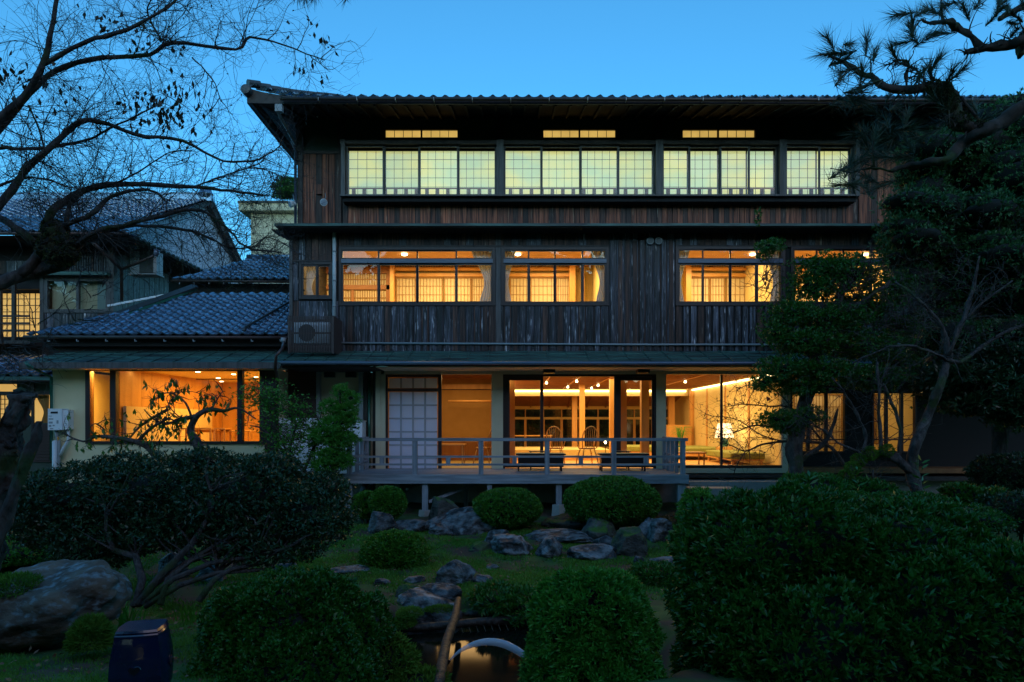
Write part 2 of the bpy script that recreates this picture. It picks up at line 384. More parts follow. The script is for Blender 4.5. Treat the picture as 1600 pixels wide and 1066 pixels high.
def point(name, loc, power, color=(1,.66,.3), r=.06):
    l = bpy.data.lights.new(name, 'POINT'); l.energy = power; l.color = color; l.shadow_soft_size = r
    o = bpy.data.objects.new(name, l); COL.objects.link(o); o.location = loc; return o
def rail_tube(parent, name, pts, r, m, n=8): return ob(name, MB().tube(pts, r, n), m, parent, smooth=True)

D0 = 16.4                         # distance of the main facade from the camera
def fx(px, d=D0): return X(px, d)
def fz(py, d=D0): return Z(py, d)
# ================================================================ MAIN HOUSE
H = thing('ryokan_house', 'three storey dark timber inn with tiled eaves and lit windows behind the deck', 'house', (0, 0, .15))
XL, XR = fx(456), 15.5
ZF = 1.04                          # ground floor level
# --- concrete base and hidden core walls
bx('foundation', 'concrete', H, XL, XR, .25, 9, .0, ZF-.25)
bx('floor', 'room_wood_dark', H, XL, XR, .02, 12.6, ZF-.12, ZF-.002)
# storey bands as walls, windows cut out by building around them
Z2a, Z2b = fz(562), fz(352)        # second storey wall
def wall_with_holes(name, m, parent, x0, x1, z0, z1, y0, y1, holes):
    mb = MB(); xs = sorted(set([x0, x1]+[h[0] for h in holes]+[h[1] for h in holes]))
    for a, b in zip(xs[:-1], xs[1:]):
        hs = sorted([(h[2], h[3]) for h in holes if h[0] <= a+1e-6 and h[1] >= b-1e-6]); z = z0
        for p, q in hs:
            if p > z: mb.box(a, b, y0, y1, z, p)
            z = q
        if z < z1: mb.box(a, b, y0, y1, z, z1)
    return ob(name, mb, m, parent)
win2 = [(468,520,410,468), (530,774,387,478), (783,951,387,478), (1055,1226,386,478), (1235,1402,386,478)]
holes2 = [(fx(a)+.02, fx(b)-.02, fz(d)+.02, fz(c)-.02) for a, b, c, d in win2]
wall_with_holes('wall', 'wall_backing', H, XL, XR, Z2a, Z2b, .0, .14, holes2)
bx('side_wall', 'wall_backing', H, XL, XL+.14, .14, 8.4, Z2a, Z2b)
zs, zl = fz(478), fz(387)
# second-storey cladding: narrow proud boards
boards(H, fx(457), fx(529), fz(550), fz(471), -.001, .16, 'char_board', seed=2)
boards(H, fx(457), fx(529), fz(408), fz(354), -.001, .16, 'char_board_brown', seed=3)
boards(H, fx(457), fx(467), fz(470), fz(409), -.001, .14, 'char_board', seed=4)
boards(H, fx(530), fx(951), fz(550), fz(479), -.001, .178, 'char_board', w=.115, t=.03, seed=5)
boards(H, fx(530), fx(951), fz(550), fz(479), -.0005, .178, 'char_board', t=.008, seed=15)
boards(H, fx(530), fx(951), fz(385), fz(354), -.001, .178, 'char_board_brown', t=.02, seed=6)
boards(H, fx(952), fx(1054), fz(550), fz(376), -.001, .175, 'char_board', w=.105, t=.035, seed=7)
boards(H, fx(952), fx(1054), fz(550), fz(354), -.0005, .175, 'char_board', t=.008, seed=17)
boards(H, fx(1055), fx(1480), fz(550), fz(479), -.001, .178, 'char_board', w=.13, t=.022, seed=8)
boards(H, fx(1055), fx(1480), fz(384), fz(354), -.001, .178, 'char_board_brown', t=.02, seed=9)
boards(H, fx(1404), fx(1480), fz(478), fz(385), -.001, .178, 'char_board_brown', t=.02, seed=10)
bx('corner_post', 'frame_weathered', H, fx(453), fx(458), -.06, .1, fz(552), fz(353))
bx('corner_post', 'frame_weathered', H, fx(774.5), fx(782.5), -.035, .02, fz(552), fz(353))
for a, b in ((457,520),(530,951),(1055,1402)): bx('head_trim', 'beam_dark', H, fx(a), fx(b), -.045, -.003, fz(386.8)-.0 if a != 457 else fz(409.5), fz(384) if a != 457 else fz(407))
# second-storey windows
w_lab = ['small two-sash window at the left corner','long four-sash window with curtains','four-sash window with two curtains','four-sash window beside the round vents','four-sash window partly hidden by the garden tree']
spl = [[496],[592,652,713],[826,867,910],[1098,1141,1182],[1276,1318,1360]]
for k, (a, b, c, d) in enumerate(win2):
    window(H, fx(a), fx(b), fz(d), fz(c), .0, [fx(s) for s in spl[k]], zt=None if k == 0 else fz(408.5), label=w_lab[k])
cz0, cz1 = fz(473), fz(386)
for xa, xb, sd, k in ((475,497,-1,0),(736,771,1,1),(786,806,-1,2),(923,949,1,3),(1057,1080,-1,4),(1198,1222,1,5),(1376,1400,1,6)):
    curtain(H, fx(xa), fx(xb), fz(468) if k == 0 else cz0, fz(412) if k == 0 else cz1, .16, side=sd)
# second-storey rooms
RZ0, RZ1 = fz(500), fz(380, 16.6)
def room(x0, x1, y0, y1, z0, z1, wallm, ceilm, floorm, parent=H, back=True):
    g = bx('room_ceiling', ceilm, parent, x0, x1, y0, y1, z1, z1+.08)
    bx('room_floor', floorm, parent, x0, x1, y0, y1, z0-.08, z0)
    w = MB().box(x0-.08, x0, y0, y1, z0, z1).box(x1, x1+.08, y0, y1, z0, z1)
    if back: w.box(x0-.08, x1+.08, y1, y1+.08, z0, z1)
    ob('room_wall', w, wallm, parent)
    return g
DB = D0+2.6
for (xa, xb) in ((457,778),(779,953),(1052,1228),(1232,1404)):
    room(fx(xa)+.1, fx(xb)-.1, .15, 2.7, RZ0, RZ1, 'room_plaster', 'room_ceiling', 'tatami')
def bz(py): return Z(py, DB)
def bxx(px): return X(px, DB)
def back_shoji(px0, px1, top=434, bot=488, nx=6, nz=4): shoji(H, bxx(px0), bxx(px1), bz(bot), bz(top), 2.58, nx, nz, bw=.012)
# left room: lattice doors and low cupboards, carved post, shoji
yb = 2.6
def dstrip(px0, px1, py0, py1, m='room_wood_dark', y0=2.5, y1=2.64, nm='beam'): return bx(nm, m, H, bxx(px0), bxx(px1), y0, y1, bz(py1), bz(py0))
def fine_lattice(px0, px1, py0, py1, n):
    p = bx('lattice_window', 'paper', H, bxx(px0), bxx(px1), 2.56, 2.57, bz(py1), bz(py0)); g = MB()
    for i in range(n+1):
        xx = bxx(px0)+(bxx(px1)-bxx(px0))*i/n; g.box(xx-.008, xx+.008, 2.53, 2.558, bz(py1), bz(py0))
    g.box(bxx(px0), bxx(px1), 2.535, 2.5585, bz((py0+py1)/2)-.01, bz((py0+py1)/2)+.01); ob('lattice', g, 'lattice_wood', p)
fine_lattice(508, 604, 429, 446, 26); fine_lattice(508, 604, 454, 478, 26)
dstrip(500, 612, 446.5, 453.5); dstrip(500, 612, 418, 428.5); dstrip(604.5, 611.5, 428, 482, 'room_wood_dark')
dstrip(612, 618, 400, 490, 'room_wood', 2.3, 2.6, 'post'); dstrip(550, 554, 454, 480, 'room_wood_dark', 2.5, 2.56, 'post')
for a, b in ((619,650),(652,692),(694,736),(737,760)): back_shoji(a, b, nx=6 if b-a < 36 else 8)
for a, b in ((797,828),(829,868),(869,890)): back_shoji(a, b, nx=6)
for a, b in ((1078,1108),(1109,1132),(1134,1170),(1196,1216)): back_shoji(a, b, nx=5)
for a, b in ((1250,1290),(1292,1335),(1336,1372)): back_shoji(a, b, nx=6)
for a, b in ((616,762),(795,893),(1076,1180),(1190,1222),(1246,1378)):
    dstrip(a, b, 428.5, 433.2, 'room_wood'); dstrip(a, b, 420.0, 424, 'room_wood', 2.45, 2.58)
    n = max(2, int((b-a)/34)); 
    for i in range(n):
        u0, u1 = a+(b-a)*i/n+2, a+(b-a)*(i+1)/n-2; shoji(H, bxx(u0), bxx(u1), bz(419), bz(411), 2.56, 8, 1, bw=.012, fw=.02, name='ranma_panel')
for px, w in ((893,9),(910,2.5),(1072,8),(1180,8),(1372,9),(764,6)): bx('post', 'room_wood', H, bxx(px-w/2), bxx(px+w/2), 2.3, 2.63, RZ0, RZ1)
for cx_, cy_ in ((632,392),(809,391),(1176,389.5),(1352,389)):
    d = 17.6; fxt = ob('ceiling_lamp', MB().lathe((X(cx_, d), d+YC, RZ1-.06), [(.02,.05),(.075,.045),(.08,.025),(.055,.01)], 16), 'lamp_white', H)
for (xa, xb, pw) in ((482,516,26),(520,640,24),(612,770,50),(790,945,50),(1060,1220,50),(1240,1395,50)):
    area('room_lamp', ((fx(xa)+fx(xb))/2, 1.3, RZ1-.1), 1.2, .8, pw)
# round twin vents and long pipe
v = ob('vent_cover', MB().lathe((fx(1015), -.075, fz(378)), [(.085,-.03),(.085,.03),(.05,.045)], 20, 'y'), 'grey_metal', H)
v2 = ob('vent_cover', MB().lathe((fx(1028), -.075, fz(378)), [(.085,-.03),(.085,.03),(.05,.045)], 20, 'y'), 'grey_metal', H)
for vv, c in ((v, 1015), (v2, 1028)):
    g = MB()
    for k in range(5): z = fz(378)-.05+k*.025; w = math.sqrt(max(0, .07**2-(k*.025-.05)**2)); g.box(fx(c)-w, fx(c)+w, -.115, -.106, z-.004, z+.004)
    ob('slat', g, 'black_paint', vv)
rail_tube(H, 'pipe', [(fx(533), -.06, fz(536.5)), (fx(1000), -.06, fz(539)), (fx(1480), -.06, fz(539))], .025, 'grey_metal')
dp = rail_tube(H, 'downpipe', [(fx(524), -.1, fz(356)), (fx(524), -.1, fz(495))], .045, 'pvc')
for z in (395, 440, 480): rail_tube(dp, 'pipe_bracket', [(fx(524), -.1, fz(z)-.02), (fx(524), -.1, fz(z)+.02)], .053, 'grey_metal')
# --- ledge between second and third storeys
zL = Z(350, 15.85)
lg = ob('ledge_roof', MB().poly([(fx(430,15.9),-.55,zL),(XR,-.55,zL),(XR,.3,zL+.16),(fx(455),.3,zL+.16)]).poly([(fx(430,15.9),-.55,zL-.045),(fx(430,15.9),-.55,zL),(fx(455),.3,zL+.16),(fx(430,15.9),3,zL+.1),(fx(430,15.9),3,zL-.045)]), 'copper', H)
bx('ledge_edge', 'copper', lg, fx(430,15.9), XR, -.57, -.54, zL-.05, zL+.012)
bx('ledge_soffit', 'soffit', lg, fx(432,15.9), XR, -.53, .25, zL-.075, zL-.04)
for i in range(3): bx('ledge_bracket', 'beam_dark', lg, XL-.35+i*.1, XL-.27+i*.1, -.4, .1, zL-.1-i*.05, zL-.076)
# --- third storey
D3 = D0+.25; Y3 = .25
def tx(px): return X(px, D3)
def tz(py): return Z(py, D3)
bx('wall', 'wall_backing', H, tx(466), tx(1560), Y3+.02, Y3+.2, tz(352), tz(238), label='third storey wall behind the boards')
bx('plaster_band', 'green_plaster', H, tx(472), tx(1560), Y3, Y3+.16, tz(240), tz(180))
bx('side_wall', 'wall_backing', H, tx(466), tx(470), Y3, 8, tz(352), tz(180))
boards(H, tx(474), tx(534), tz(349), tz(240), Y3, .155, 'red_board', seed=21, t=.025)
boards(H, tx(536), tx(1340), tz(350), tz(312), Y3, .125, 'red_board', seed=22, t=.02)
boards(H, tx(1341), tx(1470), tz(350), tz(240), Y3, .15, 'red_board', seed=23, t=.022)
for px in (468, 533, 781, 1028, 1219, 1338, 1456):
    bx('post', 'beam_dark', H, tx(px-5), tx(px+5), Y3-.06, Y3+.03, tz(240), tz(186))
bx('head_beam', 'beam_dark', H, tx(472), tx(1560), Y3-.05, Y3, tz(241.5), tz(237))
bx('corner_post', 'beam_dark', H, tx(466), tx(474), Y3-.07, Y3+.05, tz(352), tz(188))
rail_tube(H, 'downpipe', [(tx(464), Y3-.12, tz(352)), (tx(464), Y3-.12, tz(238)), (tx(462), Y3-.3, tz(228))], .035, 'sash_blue')
# bay windows: plane at the main facade distance
groups = [(535,780,[600,655,716],[(551,)]), (781,1027,[846,907,966],[]), (1028,1219,[1077,1125,1170],[]), (1220,1337,[1280],[])]
YW = -.02
zb, zt_ = fz(306.4), fz(228)
sill = bx('bay_sill', 'frame_weathered', H, fx(533), fx(1339), -.14, Y3, fz(309), fz(306.5))
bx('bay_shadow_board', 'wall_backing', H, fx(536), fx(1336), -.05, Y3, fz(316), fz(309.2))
bx('bay_head', 'beam_dark', H, fx(533), fx(1339), -.12, Y3-.05, fz(228), fz(222))
bx('shoji_backing', 'wall_backing', H, fx(536), fx(1336), .21, .24, fz(303.5), fz(228.5))
for gi, (a, b, sp, _) in enumerate(groups):
    for px in (a, b):
        if px in (780,1027,1219,1337): continue
        bx('bay_post', 'frame_weathered', H, fx(px), fx(px+6), -.15, .2, fz(309.3), fz(221.5))
    if gi < 3: bx('bay_post', 'frame_weathered', H, fx(b-4), fx(b+1)-.003, -.15, .2, fz(309.3), fz(221.5))
    else: bx('bay_post', 'frame_weathered', H, fx(b-4), fx(b+2), -.15, .2, fz(309.3), fz(221.5))
    x0, x1 = a+6, b-4.3; xs = [x0]+sp+[x1]; n = len(xs)-1
    for i in range(n):
        u0, u1 = fx(xs[i])-(.015 if i else 0), fx(xs[i+1])+(.015 if i < n-1 else 0); yy = YW+(.035 if i % 2 else 0)
        s = ob('bay_window', ring(u0, u1, zb, zt_, yy-.015, yy+.015, .045, .035), 'frame_weathered', H)
        bx('pane', 'glass', s, u0+.045, u1-.045, yy-.002, yy+.003, zb+.035, zt_-.045)
        nx = 4 if (u1-u0) > .75 else 3
        shoji(H, u0+.02, u1-.02, fz(303), fz(231), .17+(.014 if i % 2 else 0), nx+ (1 if u1-u0 > .93 else 0), 5, 'shoji_lit', 'lattice_dark', fw=.012, bw=.0075)
    # balustrade of square balusters
    rl = bx('balustrade', 'baluster', H, fx(x0), fx(x1), .05, .085, fz(293.8), fz(292.3)); bx('foot_rail', 'baluster', rl, fx(x0), fx(x1), .05, .085, fz(303.6), fz(302.2))
    k = int((x1-x0)/16.4)
    for i in range(k):
        xx = x0+8+i*16.4; bx('baluster', 'baluster', rl, fx(xx), fx(xx+5.6), .052, .083, fz(302.1), fz(293.9))
for a, b, s in ((601,717,659),(847,963,905),(1064,1180,1121)):
    f = ob('transom_window', ring(tx(a), tx(b), tz(218.5), tz(203), Y3-.075, Y3-.01, .03), 'beam_dark', H); bx('mullion', 'beam_dark', f, tx(s)-.02, tx(s)+.02, Y3-.074, Y3-.02, tz(217), tz(204.5))
    for u0, u1 in ((a+2, s-1), (s+1, b-2)): shoji(f, tx(u0), tx(u1), tz(217), tz(204.5), Y3-.02, 4, 1, 'transom_lit', 'lattice_dark', fw=.01, bw=.012, frame=False, name='pane')
fl = [(512,316),(462,318)]
for k, (px, py) in enumerate(fl):
    sp = thing('spot_lamp', ('white round spotlight on the boards under the top left window corner','white round spotlight at the outer left corner of the top storey')[k], 'spotlight', (tx(px), Y3-.2, tz(py)), 'spotlights under the main eave')
    c = P(px-8 if k == 0 else px, py, D3-.3)
    rail_tube(sp, 'arm', [P(px-4, py-14, D3-.02), P(px-3, py-8, D3-.15), c], .012, 'grey_metal')
    hd = MB(); dirv = Vector((.5,-1,-.35)).normalized() if k == 0 else Vector((-.8,-.6,-.3)).normalized()
    hd.tube([c+dirv*t for t in (0,.03,.12,.15)], [.03,.05,.085,.085], 14); ob('lamp_head', hd, 'white_metal', sp, smooth=False)
    ob('lens', MB().tube([c+dirv*.15, c+dirv*.158], [.075,.07], 14), 'white_soft', sp)
bx('junction_box', 'red_board', H, tx(496), tx(504), Y3-.09, Y3-.03, tz(305), tz(290))
# --- main roof with its deep eave
ED = 15.0; EY = ED+YC; ezx = Z(158, ED); XE0, XE1 = X(385, ED), 17.4; TW = .262; TL = .24
slope = Vector((0, math.cos(R(23)), math.sin(R(23))))
lift = lambda u: .26*math.exp(-u/.75)
roof = ob('roof', MB().poly([(XE0,EY+.05,ezx+.0),(XE1,EY+.05,ezx+.0),(XE1-5,5,ezx+2.3),(XE0+5.5,5,ezx+2.3)]).poly([(XE0,EY+.05,ezx+.0),(XE0+5.5,5,ezx+2.3),(XE0,11,ezx+.0)]).poly([(XE0,11,ezx),(XE0+5.5,5,ezx+2.3),(XE1-5,5,ezx+2.3),(XE1,11,ezx)]).poly([(XE1,11,ezx),(XE1-5,5,ezx+2.3),(XE1,EY+.05,ezx)]), 'tile', H)
tiles(H, (XE0-.05, EY, ezx+.05), (1,0,0), slope, int((XE1-XE0)/TW), 3, TW, TL, keep=lambda u, v: u > v, cap=215, lift=lift)
sl2 = Vector((math.cos(R(23)), 0, math.sin(R(23))))
tiles(H, (XE0-.05, EY+8.2, ezx+.05), (0,-1,0), sl2, 30, 1, TW, TL, cap=40, lift=lambda u: .26*math.exp(-(8.1-u)/.75))
# soffit, fascia, gutter, rafters
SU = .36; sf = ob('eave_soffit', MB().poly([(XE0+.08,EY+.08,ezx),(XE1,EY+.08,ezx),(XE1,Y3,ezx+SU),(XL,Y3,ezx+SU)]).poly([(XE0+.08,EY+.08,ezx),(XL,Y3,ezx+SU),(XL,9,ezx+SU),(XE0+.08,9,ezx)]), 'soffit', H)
fs = MB(); xs = np.linspace(XE0, XE0+3, 10)
for a, b in zip(xs[:-1], xs[1:]): fs.poly([(a,EY+.03,ezx-.05+lift(a-XE0)*.1),(b,EY+.03,ezx-.05+lift(b-XE0)*.1),(b,EY+.03,ezx+.05+lift(b-XE0)),(a,EY+.03,ezx+.05+lift(a-XE0))])
fs.box(XE0+3, XE1, EY+.03, EY+.07, ezx-.05, ezx+.05)
for k in range(14): y0 = EY+.03+k*.6; fs.poly([(XE0,y0,ezx-.06+lift(y0-EY)*.1),(XE0,y0+.6,ezx-.06+lift(y0+.6-EY)*.1),(XE0,y0+.6,ezx+.05+lift(y0+.6-EY)),(XE0,y0,ezx+.05+lift(y0-EY))])
ob('fascia', fs, 'beam_dark', H)
gt = rail_tube(H, 'gutter', [(X(437,14.9), EY-.06, ezx+.03), (XE1, EY-.06, ezx-.03)], .042, 'gutter')
for i in range(22): piece('gutter_hook', 'grey_metal', gt, XE0+1.6+i*.84, XE0+1.615+i*.84, EY-.11, EY+.03, ezx-.03, ezx+.035)
for i in range(66):
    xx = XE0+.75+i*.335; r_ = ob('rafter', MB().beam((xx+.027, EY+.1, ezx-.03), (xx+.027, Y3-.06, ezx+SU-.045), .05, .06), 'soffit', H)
hb = MB().beam((XE0+.05, EY+.08, ezx+.12), (XL+.1, Y3+.2, ezx+SU-.06), .14, .16); ob('hip_rafter', hb, 'beam_dark', H)
bx('rain_head', 'grey_metal', H, X(429,14.85), X(440,14.85), EY-.14, EY-.02, Z(173,14.85), Z(162,14.85))
rail_tube(H, 'downpipe', [P(434,172,14.9), P(437,181,15.2), P(462,226,16.3)], .035, 'grey_metal')
oc = P(384,143,14.97)
og = ob('ridge_end_tile', MB().lathe((oc.x+.02, oc.y-.05, oc.z+.02), [(.05,-.05),(.1,-.04),(.11,.1),(.09,.3)], 18, 'y'), 'tile_dark', H, smooth=False)
rg = MB(); 
for k in range(9): a = Vector((XE0+.02+k*.17, EY+.03+k*.17, ezx+.2+lift(k*.24)*.8+k*.07)); rg.tube([a, a+Vector((.19,.19,.06))], [.085,.085], 8)
ob('hip_ridge', rg, 'tile_dark', H)
# ================================================================ lower copper eave along the ground floor
EZ = Z(566, 15.2); CE0, CE1 = X(560,15.2), XR
def copper_eave(parent, x0, x1, y0, z0, y1, z1, xs0=None):
    xs0 = x0 if xs0 is None else xs0
    r = ob('copper_roof', MB().poly([(x0,y0,z0),(x1,y0,z0),(x1,y1,z1),(xs0,y1,z1)]), 'copper', parent)
    n = int((x1-x0)/.45)
    for i in range(1, n):
        a = x0+(x1-x0)*i/n; b = xs0+(x1-xs0)*i/n
        ob('roof_seam', MB().beam((a,y0,z0+.012),(b,y1,z1+.012), .02, .018), 'copper', r)
    for j in range(1, 4):
        t = j/4; bx('roof_step', 'copper', r, x0+(xs0-x0)*t, x1, y0+(y1-y0)*t-.01, y0+(y1-y0)*t+.015, z0+(z1-z0)*t, z0+(z1-z0)*t+.016)
    return r
copper_eave(H, X(440,15.2), XR, -1.2, EZ, -.03, fz(549))
bx('eave_fascia', 'beam_dark', H, X(440,15.2), XR, -1.2, -1.15, EZ-.09, EZ-.002)
rail_tube(H, 'gutter', [(X(440,15.2), -1.26, EZ-.02), (XR, -1.26, EZ-.045)], .045, 'sash_blue')
n = 12
for i in range(n):
    a = X(590,15.5)+i*(XR-X(590,15.5))/n; bx('soffit_panel', 'ceiling_cream', H, a+.004, a+(XR-X(590,15.5))/n-.004, -1.14, .0, EZ-.11, EZ-.09)
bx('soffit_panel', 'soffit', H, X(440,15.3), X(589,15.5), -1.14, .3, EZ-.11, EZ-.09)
# ================================================================ ground floor facade
gz0, gz1 = ZF, fz(571.5)
bx('lintel', 'grey_cream', H, fx(600), fx(1231), -.05, .12, fz(585), EZ-.112)
for a, b in ((596,603),(768,786),(1025,1040),(1221,1230)): bx('column', 'grey_cream', H, fx(a), fx(b), -.06 if a != 596 else -.08, .14, gz0-.1, fz(585)-.002)
bx('plinth_beam', 'beam_dark', H, XL, fx(1040), -.04, .1, ZF-.14, ZF-.01)
bx('sill_beam', 'grey_cream', H, fx(1026), fx(1230), -.07, .1, fz(739), fz(731.5))
bx('sill', 'door_frame', H, fx(1040), fx(1221), -.04, .1, fz(731.3), fz(727))
bx('base_ledge', 'beam_dark', H, fx(1060), fx(1234), -.3, .06, fz(745), fz(741))
for px in (1125, 1218): bx('stub_post', 'grey_cream', H, fx(px-4), fx(px+4), -.1, .05, .3, fz(745)-.002)
for px in (858, 1005): bx('eave_lamp_box', 'door_frame', H, X(px-9,15.9), X(px+9,15.9), -.6, -.3, EZ-.19, EZ-.112)
# frosted screen door and open sash
fd = ob('door_frame', ring(fx(602), fx(689), fz(741), fz(585.5), -.045, .05, .065), 'door_frame', H); bx('transom_bar', 'door_frame', fd, fx(606), fx(685), -.044, .045, fz(612), fz(607))
def grid_panel(x0, x1, z0, z1, y, nx, nz, first=0):
    p = bx('frosted_panel', 'frosted', H, x0, x1, y, y+.006, z0, z1); g = MB()
    for i in range(1, nx): xx = x0+(x1-x0)*(i-.0)/nx; g.box(xx-.022, xx+.022, y-.014, y-.001, z0, z1)
    for j in range(1, nz): zz = z0+(z1-z0)*j/nz; g.box(x0, x1, y-.012, y-.0015, zz-.018, zz+.018)
    ob('lattice', g, 'white_soft', p)
grid_panel(fx(607.5), fx(683), fz(737), fz(612.5), .02, 4, 6); grid_panel(fx(607.5), fx(683), fz(606.5), fz(591), .02, 4, 1)
bx('transom_bar', 'door_frame', H, fx(690), fx(767), -.01, .03, fz(609.5), fz(608.3))
bx('jamb', 'bronze_frame', H, fx(687.5), fx(690), -.03, .05, gz0, fz(585.5))
# big sliding doors
bd = ob('sliding_door_frame', ring(fx(786), fx(1025), fz(742), fz(585.2), -.02, .1, .05), 'door_frame', H)
def door(px0, px1, y, w=.13, top=588, top_w=.1):
    s = ob('sliding_door', MB().box(fx(px0), fx(px0)+w, y, y+.04, ZF+.02, fz(top)).box(fx(px1)-w*.6, fx(px1), y, y+.04, ZF+.02, fz(top)).box(fx(px0)+w, fx(px1)-w*.6, y+.002, y+.038, fz(top)-top_w, fz(top)).box(fx(px0)+w, fx(px1)-w*.6, y+.002, y+.038, ZF+.02, ZF+.12), 'door_frame', H)
    bx('pane', 'glass', s, fx(px0)+w, fx(px1)-w*.6, y+.018, y+.022, ZF+.12, fz(top)-top_w)
    bx('handle', 'black_paint', s, fx(px1)-w*.45, fx(px1)-w*.2, y-.012, y, ZF+.9, ZF+1.1)
door(788, 849, .0); door(962, 1024, .03)
s = bx('sliding_door', 'door_frame', H, fx(960), fx(962.5), .05, .09, ZF+.02, fz(588)); bx('pane', 'glass', s, fx(849), fx(960), .068, .072, ZF+.03, fz(588))
# picture window
pf = bx('picture_window', 'bronze_frame', H, fx(1126), fx(1129.5), .0, .06, fz(727)+.002, fz(585.5)); bx('pane', 'glass', pf, fx(1040), fx(1126), .028, .032, fz(727)+.002, fz(585.5)); bx('pane', 'glass', pf, fx(1129.5), fx(1221), .028, .032, fz(727)+.002, fz(585.5))
# --- salon interior
SX0, SX1, SYB = X(787,16.6), 6.62, 8.8; SZ = 3.46
bx('room_wall', 'room_plaster', H, SX1, SX1+.12, .12, SYB+3.6, ZF, SZ+.1); bx('room_wall', 'room_wood', H, SX0-.12, SX0, .16, SYB+3.6, ZF, SZ+.1)
bx('room_ceiling', 'room_ceiling', H, SX0, SX1, .12, SYB, SZ, SZ+.08)
bx('room_floor', 'room_wood', H, SX0, SX1, .12, SYB+3.5, ZF-.002, ZF)
for i in range(24): bx('ceiling_joist', 'room_wood_dark', H, SX0+.3, SX1-.3, .25+i*.35, .33+i*.35, SZ-.09, SZ-.001)
cv = bx('cove_light', 'lamp_strip', H, SX0+.25, SX1-.22, SYB-.1, SYB-.02, SZ-.17, SZ-.11); bx('cove_light', 'lamp_strip', H, SX1-.09, SX1-.03, .3, SYB-.2, SZ-.14, SZ-.09)
bx('cove_light', 'lamp_strip', H, SX0+.03, SX0+.09, .6, SYB-.2, SZ-.2, SZ-.08)
bx('cove_board', 'room_plaster', H, SX0+.1, SX1-.1, SYB-.02, SYB+.1, SZ-.32, SZ+.05); bx('cove_board', 'room_plaster', H, SX1-.2, SX1-.17, .3, SYB-.1, SZ-.1, SZ-.03)
for tx_, ls in ((1.0,(3.4,6.6)),(1.8,(2.6,5.6)),(2.65,(4.6,6.3)),(4.9,(2.9,))):
    t = bx('lamp_track', 'room_wood', H, tx_-.012, tx_+.012, .6, 7.5, SZ-.12, SZ-.095)
    for l in ls: ob('spot_lamp', MB().lathe((tx_, l, SZ-.19), [(.03,0),(.034,.02),(.02,.06)], 12), 'lamp_white', t)
# back gallery
GB = SYB+3.3
ob('gallery_ceiling', MB().poly([(SX0,SYB+.1,SZ-.02),(SX1,SYB+.1,SZ-.02),(SX1,GB,2.85),(SX0,GB,2.85)]), 'room_wood_dark', H)
for i in range(9): a = SX0+.2+i*.78; ob('gallery_rafter', MB().beam((a,SYB+.1,SZ-.05),(a,GB,2.82),.05,.06), 'room_wood_dark', H)
bx('gallery_wall', 'room_plaster', H, SX0, SX1, GB, GB+.1, 2.72, 2.95); bx('gallery_wall', 'room_plaster', H, SX0, SX1, GB-.02, GB+.1, 2.3, 2.4); bx('gallery_wall', 'room_plaster', H, SX0, SX1, GB, GB+.1, ZF, ZF+.12)
for i in range(9):
    a = SX0+i*(SX1-SX0)/9; w = (SX1-SX0)/9
    bx('gallery_post', 'room_wood', H, a-.05, a+.05, GB-.04, GB+.08, ZF+.12, 2.3); bx('gallery_post', 'room_wood', H, a-.02, a+.02, GB-.04, GB+.08, 2.4, 2.72)
    bx('night_pane', 'night_glass', H, a+.05, a+w-.05, GB+.03, GB+.05, ZF+.12, 2.3); bx('night_pane', 'night_glass', H, a+.02, a+w-.02, GB+.03, GB+.05, 2.4, 2.72)
for px, d, w in ((910,22,8),(898,26,8),(959,18.6,11),(973,17.4,13),(1008.5,17.1,12),(798,17.4,13),(1082,24.8,5),(1050,26,9)): bx('timber_column', 'room_wood', H, X(px-w/2,d), X(px+w/2,d), d+YC, d+YC+.22, ZF, SZ)
for px, d in ((1105,23.1),(1134,21.1),(1170,19.0)): bx('wall_batten', 'room_wood', H, SX1-.03, SX1, d+YC, d+YC+.1, ZF, SZ)
# tatami bench platform in the middle, cabinet, counter
bx('platform', 'cushion', H, X(800,20), X(955,20), 3.7, 6.4, ZF, Z(703,20.1)); bx('platform_face', 'room_wood', H, X(800,20), X(955,20), 3.64, 3.7, ZF, Z(712,20.1))
bx('partition', 'room_wood', H, X(790,17.2), X(805,17.2), .8, .9, ZF, Z(690,17.2), label='low wooden partition')
bx('counter', 'room_wood', H, X(1040,25), X(1076,25), 8.2, 8.7, ZF, Z(664,25))
# tatami room on the left
TX0, TX1 = fx(604), fx(784); TYB = 3.5
room(TX0, TX1-.1, .12, TYB, ZF, SZ, 'brown_plaster', 'room_ceiling', 'tatami')
for i in range(9): bx('ceiling_slat', 'room_wood_dark', H, TX0, TX1-.1, .3+i*.35, .4+i*.35, SZ-.05, SZ-.001)
bx('head_beam', 'room_wood', H, TX0, TX1-.1, TYB-.06, TYB, Z(609,19.9), Z(601,19.9)); rail_tube(H, 'hanging_rail', [P(700,627,19.4), P(784,627,19.4)], .035, 'room_wood')
bx('wainscot', 'room_wood_dark', H, TX0, TX1-.1, TYB-.03, TYB-.001, ZF, Z(691,19.9))
# lights of the ground floor
area('salon_lamp', ((SX0+SX1)/2, 3.2, SZ-.13), 5.5, 4.5, 175, (1,.64,.23))
area('salon_lamp', ((SX0+SX1)/2, 7.2, SZ-.13), 5.5, 2.5, 60, (1,.64,.23))
area('tatami_lamp', ((TX0+TX1)/2+.3, 1.8, SZ-.1), 1.5, 1.5, 16, (1,.58,.2))
